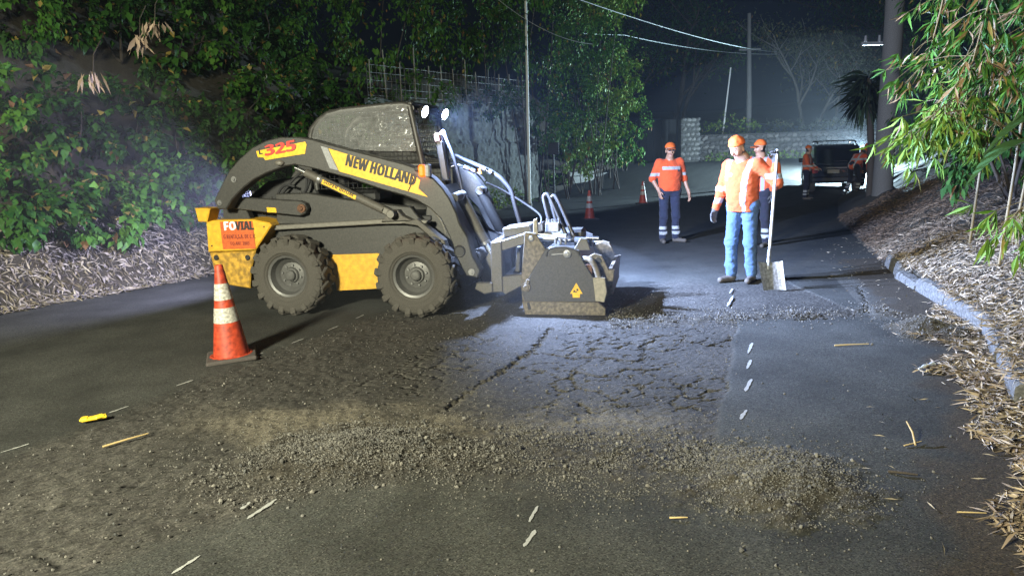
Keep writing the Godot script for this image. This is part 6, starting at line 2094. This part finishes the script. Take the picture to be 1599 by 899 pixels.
func make_lamp_stands() -> void:
	lamp_stand("work_lamp", "dazzling floodlight on a tripod beyond the parked car, facing the works", P(16.1, 33.5, road_y(33.5)), 0.98, Vector3(-1.0, 0.08, 0.50), Color(0.80, 0.93, 1.0), FLOOD, 0.07, M.led, 85.0)
	lamp_stand("work_lamp", "floodlight on a tripod behind the photographer, lighting the foreground", P(-4.6, -2.2, 0.0), 4.2, Vector3(2.7, -3.3, -8.0), Color(1.0, 0.99, 0.88), FILL, 0.5, M.led_warm, 60.0)

const LED := 150.0
const REAR := 22.0
const FLOOD := 650.0
const FILL := 250.0

func make_materials() -> void:
	T.grain = noise_tex(0.06, 3, 0.55, 1.0, 5)
	T.blotch = noise_tex(0.02, 5, 0.80, 1.0, 5)
	T.asphalt = aggregate_tex(512, 9)
	T.pebble = noise_tex(0.06, 15, 0.0, 1.0, 3, 512, true)
	T.stain = noise_tex(0.014, 21, 0.50, 1.0, 6)
	T.dust_colour = flat_tex(Color(0.185, 0.165, 0.132))
	T.dust_light = soft_mask(0.05, 7, 0.0, 0.12)
	T.dust_heavy = soft_mask(0.05, 8, 0.12, 0.34)
	T.wrinkle = noise_tex(0.02, 33, 0.0, 1.0, 3)
	vmat("soil", 0.95, "grain", 0.8, 1.2)
	vmat("asphalt", 0.92, "asphalt", 0.7, 0.25, Color.BLACK, "asphalt")
	M.asphalt.metallic_specular = 0.35
	vmat("stone_bits", 0.9)
	mat("paint", Color(0.50, 0.50, 0.47), 0.7, 0.0, "grain", 6.0)
	mat("dark_paint", Color(0.026, 0.026, 0.025), 0.5, 0.0, "blotch", 1.5, 0.0, "dust_light")
	mat("dusty_paint", Color(0.045, 0.043, 0.039), 0.65, 0.0, "blotch", 1.7, 0.0, "dust_heavy")
	mat("yellow", Color(0.74, 0.40, 0.022), 0.42, 0.0, "blotch", 1.2, 0.0, "dust_light")
	mat("yellow_worn", Color(0.66, 0.37, 0.035), 0.5, 0.0, "stain", 1.6, 0.0, "dust_light")
	mat("yellow_decal", Color(0.80, 0.46, 0.02), 0.4, 0.0, "blotch", 2.0)
	mat("orange_plate", Color(0.58, 0.115, 0.025), 0.45, 0.0, "blotch", 2.0)
	mat("dark_red", Color(0.16, 0.02, 0.012), 0.5)
	mat("red", Color(0.42, 0.03, 0.02), 0.45)
	mat("white", Color(0.75, 0.75, 0.72), 0.5)
	mat("black", Color(0.012, 0.012, 0.013), 0.6)
	mat("pale_grey", Color(0.26, 0.265, 0.275), 0.5, 0.0, "blotch", 3.0)
	mat("tyre", Color(0.022, 0.022, 0.021), 0.85, 0.0, "grain", 3.0, 0.1, "dust_heavy")
	mat("rim", Color(0.10, 0.10, 0.098), 0.45, 0.25, "blotch", 3.0, 0.0, "dust_light")
	mat("steel", Color(0.30, 0.30, 0.30), 0.4, 0.7, "blotch", 3.0)
	mat("steel_worn", Color(0.42, 0.43, 0.45), 0.5, 0.5, "stain", 3.0)
	mat("dusty_steel", Color(0.15, 0.145, 0.13), 0.6, 0.2, "blotch", 2.0, 0.0, "dust_heavy")
	mat("chrome", Color(0.62, 0.63, 0.65), 0.22, 0.95)
	mat("blue_steel", Color(0.05, 0.056, 0.072), 0.5, 0.1, "blotch", 3.0)
	mat("rubber", Color(0.02, 0.02, 0.022), 0.55)
	mat("rubber_pale", Color(0.035, 0.035, 0.038), 0.45, 0.0, "blotch", 4.0)
	mat("rust", Color(0.17, 0.075, 0.035), 0.8, 0.0, "stain", 4.0)
	mat("planer_grey", Color(0.06, 0.058, 0.053), 0.6, 0.0, "blotch", 2.0, 0.0, "dust_heavy")
	mat("planer_cream", Color(0.19, 0.157, 0.108), 0.7, 0.0, "stain", 2.5, 0.1, "dust_light")
	mat("pale_cream", Color(0.28, 0.25, 0.185), 0.65, 0.0, "blotch", 2.0)
	mat("shield", Color(0.035, 0.034, 0.032), 0.6, 0.0, "blotch", 1.5, 0.0, "dust_light")
	mat("amber_paint", Color(0.65, 0.16, 0.02), 0.5)
	var film := mat("film", Color(0.45, 0.46, 0.46, 0.25), 0.16)
	film.transparency = BaseMaterial3D.TRANSPARENCY_ALPHA
	film.albedo_color.a = 0.20
	film.cull_mode = BaseMaterial3D.CULL_DISABLED
	for q in [["led", Color(0.82, 0.90, 1.0), 60.0], ["led_dim", Color(0.80, 0.80, 1.0), 12.0], ["led_warm", Color(1.0, 0.95, 0.85), 20.0], ["amber", Color(1.0, 0.30, 0.04), 3.0]]:
		var m := mat(q[0], q[1] * 0.5, 0.3)
		m.emission_enabled = true
		m.emission = (q[1] as Color)
		m.emission_energy_multiplier = q[2]
	vmat("skin", 0.55)
	mat("skin_plain", Color(0.30, 0.165, 0.105), 0.55)
	mat("eye", Color(0.02, 0.015, 0.012), 0.2)
	vmat("cloth", 0.9, "grain", 9.0, 0.25)
	M.cloth.rim_enabled = true
	M.cloth.rim = 0.15
	mat("glove", Color(0.085, 0.082, 0.078), 0.9, 0.0, "grain", 10.0)
	mat("boot", Color(0.09, 0.075, 0.06), 0.8, 0.0, "blotch", 6.0)
	mat("orange_cap", Color(0.95, 0.17, 0.015), 0.8, 0.0, "grain", 12.0, 0.2)
	mat("shovel_handle", Color(0.58, 0.58, 0.62), 0.45, 0.1, "blotch", 4.0)
	for q in [["leaf", 0.5, 0.30], ["leaf_thin", 0.45, 0.40], ["leaf_dull", 0.7, 0.22]]:
		vmat(q[0], q[1], "", 1.0, 0.0, Color(q[2] * 0.8, q[2], q[2] * 0.4))
		M[q[0]].metallic_specular = 0.3
	mat("glossy_leaf", Color(0.045, 0.10, 0.035), 0.3)
	M.glossy_leaf.backlight_enabled = true
	M.glossy_leaf.backlight = Color(0.2, 0.3, 0.1)
	vmat("dry", 0.8)
	mat("bark", Color(0.075, 0.058, 0.042), 0.9, 0.0, "grain", 4.0, 0.5)
	mat("pale_bark", Color(0.24, 0.23, 0.20), 0.85, 0.0, "grain", 3.0, 0.3)
	mat("trunk_bark", Color(0.17, 0.16, 0.14), 0.9, 0.0, "grain", 1.5, 0.4)
	mat("bamboo_stem", Color(0.20, 0.15, 0.075), 0.6)
	mat("straw", Color(0.42, 0.31, 0.14), 0.7)
	mat("cone_red", Color(0.66, 0.075, 0.025), 0.55, 0.0, "stain", 2.5)
	mat("cone_white", Color(0.70, 0.66, 0.57), 0.5, 0.0, "stain", 5.0)
	mat("cone_base", Color(0.06, 0.05, 0.045), 0.85, 0.0, "blotch", 4.0, 0.0, "dust_light")
	mat("concrete", Color(0.22, 0.215, 0.20), 0.95, 0.0, "stain", 2.6, 1.6)
	mat("stained_concrete", Color(0.155, 0.165, 0.145), 0.95, 0.0, "stain", 0.45, 1.5)
	mat("mortar", Color(0.09, 0.088, 0.08), 0.95, 0.0, "grain", 2.0)
	mat("rubble_a", Color(0.19, 0.185, 0.18), 0.9, 0.0, "grain", 2.0)
	mat("rubble_b", Color(0.13, 0.127, 0.125), 0.9, 0.0, "grain", 2.0)
	mat("rubble_c", Color(0.27, 0.26, 0.245), 0.9, 0.0, "grain", 2.0)
	mat("dark_board", Color(0.02, 0.022, 0.025), 0.8)
	mat("white_pole", Color(0.62, 0.63, 0.62), 0.5)
	mat("grey_pole", Color(0.22, 0.22, 0.215), 0.8, 0.0, "grain", 2.0)
	mat("pale_wood", Color(0.20, 0.19, 0.165), 0.85)
	mat("wire", Color(0.20, 0.21, 0.21), 0.5, 0.3)
	mat("cable", Color(0.26, 0.29, 0.29), 0.6)
	mat("yellow_plastic", Color(0.78, 0.52, 0.03), 0.5)
	mat("pale_plastic", Color(0.52, 0.55, 0.56), 0.3)
	mat("car_paint", Color(0.012, 0.015, 0.022), 0.25)
	M.car_paint.clearcoat_enabled = true
	M.car_paint.clearcoat = 1.0
	M.car_paint.clearcoat_roughness = 0.05
	mat("car_glass", Color(0.008, 0.010, 0.014), 0.08)
	mat("tail_red", Color(0.25, 0.012, 0.012), 0.3)

func mist(called: String, label: String, at: Vector3, size: Vector3, density: float) -> void:
	var f := FogVolume.new()
	f.shape = RenderingServer.FOG_VOLUME_SHAPE_ELLIPSOID
	f.size = size
	var m := FogMaterial.new()
	m.albedo = Color(0.85, 0.87, 0.90)
	m.density = density
	f.material = m
	f.name = numbered(called)
	add_child(f)
	f.position = at
	tag(f, label, "haze", "", "stuff")

func _ready() -> void:
	rng.seed = 20240611
	for q in [[n_big, 0.25, 1, 3], [n_mid, 0.35, 2, 4], [n_fine, 0.9, 3, 3]]:
		q[0].seed = q[2]; q[0].frequency = q[1]; q[0].fractal_octaves = q[3]
		q[0].noise_type = FastNoiseLite.TYPE_SIMPLEX_SMOOTH
	n_web.seed = 77
	n_web.noise_type = FastNoiseLite.TYPE_CELLULAR
	n_web.cellular_return_type = FastNoiseLite.RETURN_DISTANCE2_SUB
	n_web.frequency = 5.2
	n_web.fractal_type = FastNoiseLite.FRACTAL_NONE
	# camera
	var th := deg_to_rad(10.57)
	var ro := deg_to_rad(2.0)
	var cam := Camera3D.new()
	cam.name = "camera"
	add_child(cam)
	cam.transform = Transform3D(Basis(Vector3(cos(ro), -sin(ro) * cos(th), sin(ro) * sin(th)), Vector3(sin(ro), cos(ro) * cos(th), -cos(ro) * sin(th)), Vector3(0, sin(th), cos(th))), Vector3(0, 1.65, 0))
	cam.fov = 42.53
	cam.near = 0.05
	cam.far = 900.0
	cam.current = true
	# night sky, moon, exposure
	var we := WorldEnvironment.new()
	we.name = "environment"
	var env := Environment.new()
	env.background_mode = Environment.BG_SKY
	var sky := Sky.new()
	var sm := ProceduralSkyMaterial.new()
	sm.sky_top_color = Color(0.10, 0.13, 0.20)
	sm.sky_horizon_color = Color(0.13, 0.17, 0.24)
	sm.ground_bottom_color = Color(0.05, 0.05, 0.06)
	sm.ground_horizon_color = Color(0.10, 0.12, 0.16)
	sm.sky_curve = 0.2
	sm.sun_angle_max = 1.0
	sky.sky_material = sm
	env.sky = sky
	env.background_energy_multiplier = 0.10
	env.tonemap_mode = Environment.TONE_MAPPER_LINEAR
	env.tonemap_exposure = 1.0
	env.sdfgi_enabled = true
	env.ssao_enabled = true
	env.ssil_enabled = true
	env.fog_enabled = true
	env.fog_density = 0.0004
	env.fog_light_color = Color(0.75, 0.82, 0.92)
	we.environment = env
	add_child(we)
	var moon := DirectionalLight3D.new()
	moon.name = "moon"
	moon.light_energy = 0.012
	moon.light_angular_distance = 0.5
	moon.light_color = Color(0.8, 0.88, 1.0)
	moon.shadow_enabled = true
	moon.basis = Basis.looking_at(Vector3(0.3, -0.8, -0.5))
	add_child(moon)
	make_materials()
	make_ground()
	make_road()
	print("ground ", Time.get_ticks_msec())
	make_gravel()
	make_left_bank()
	make_far_plants()
	make_bamboo()
	make_litter()
	print("plants ", Time.get_ticks_msec())
	make_loader()
	print("loader ", Time.get_ticks_msec())
	make_people()
	print("people ", Time.get_ticks_msec())
	make_things()
	# dust hanging round the planer and the wheels
	env.volumetric_fog_enabled = true
	env.volumetric_fog_density = 0.0
	mist("dust_haze", "thin dust haze hanging round the loader's wheels and planer", P(-0.5, 7.4, 0.3), Vector3(4.2, 1.1, 2.0), 0.022)
	mist("dust_haze", "thin dust haze drifting behind the loader before the left bank", P(-6.3, 9.6, 1.0), Vector3(7.6, 4.4, 4.6), 0.012)
	mist("lamp_haze", "bluish haze lit by the floodlight beyond the parked car", P(15.0, 33.0, 1.6), Vector3(20.0, 9.0, 14.0), 0.0015)
	print("done ", Time.get_ticks_msec())
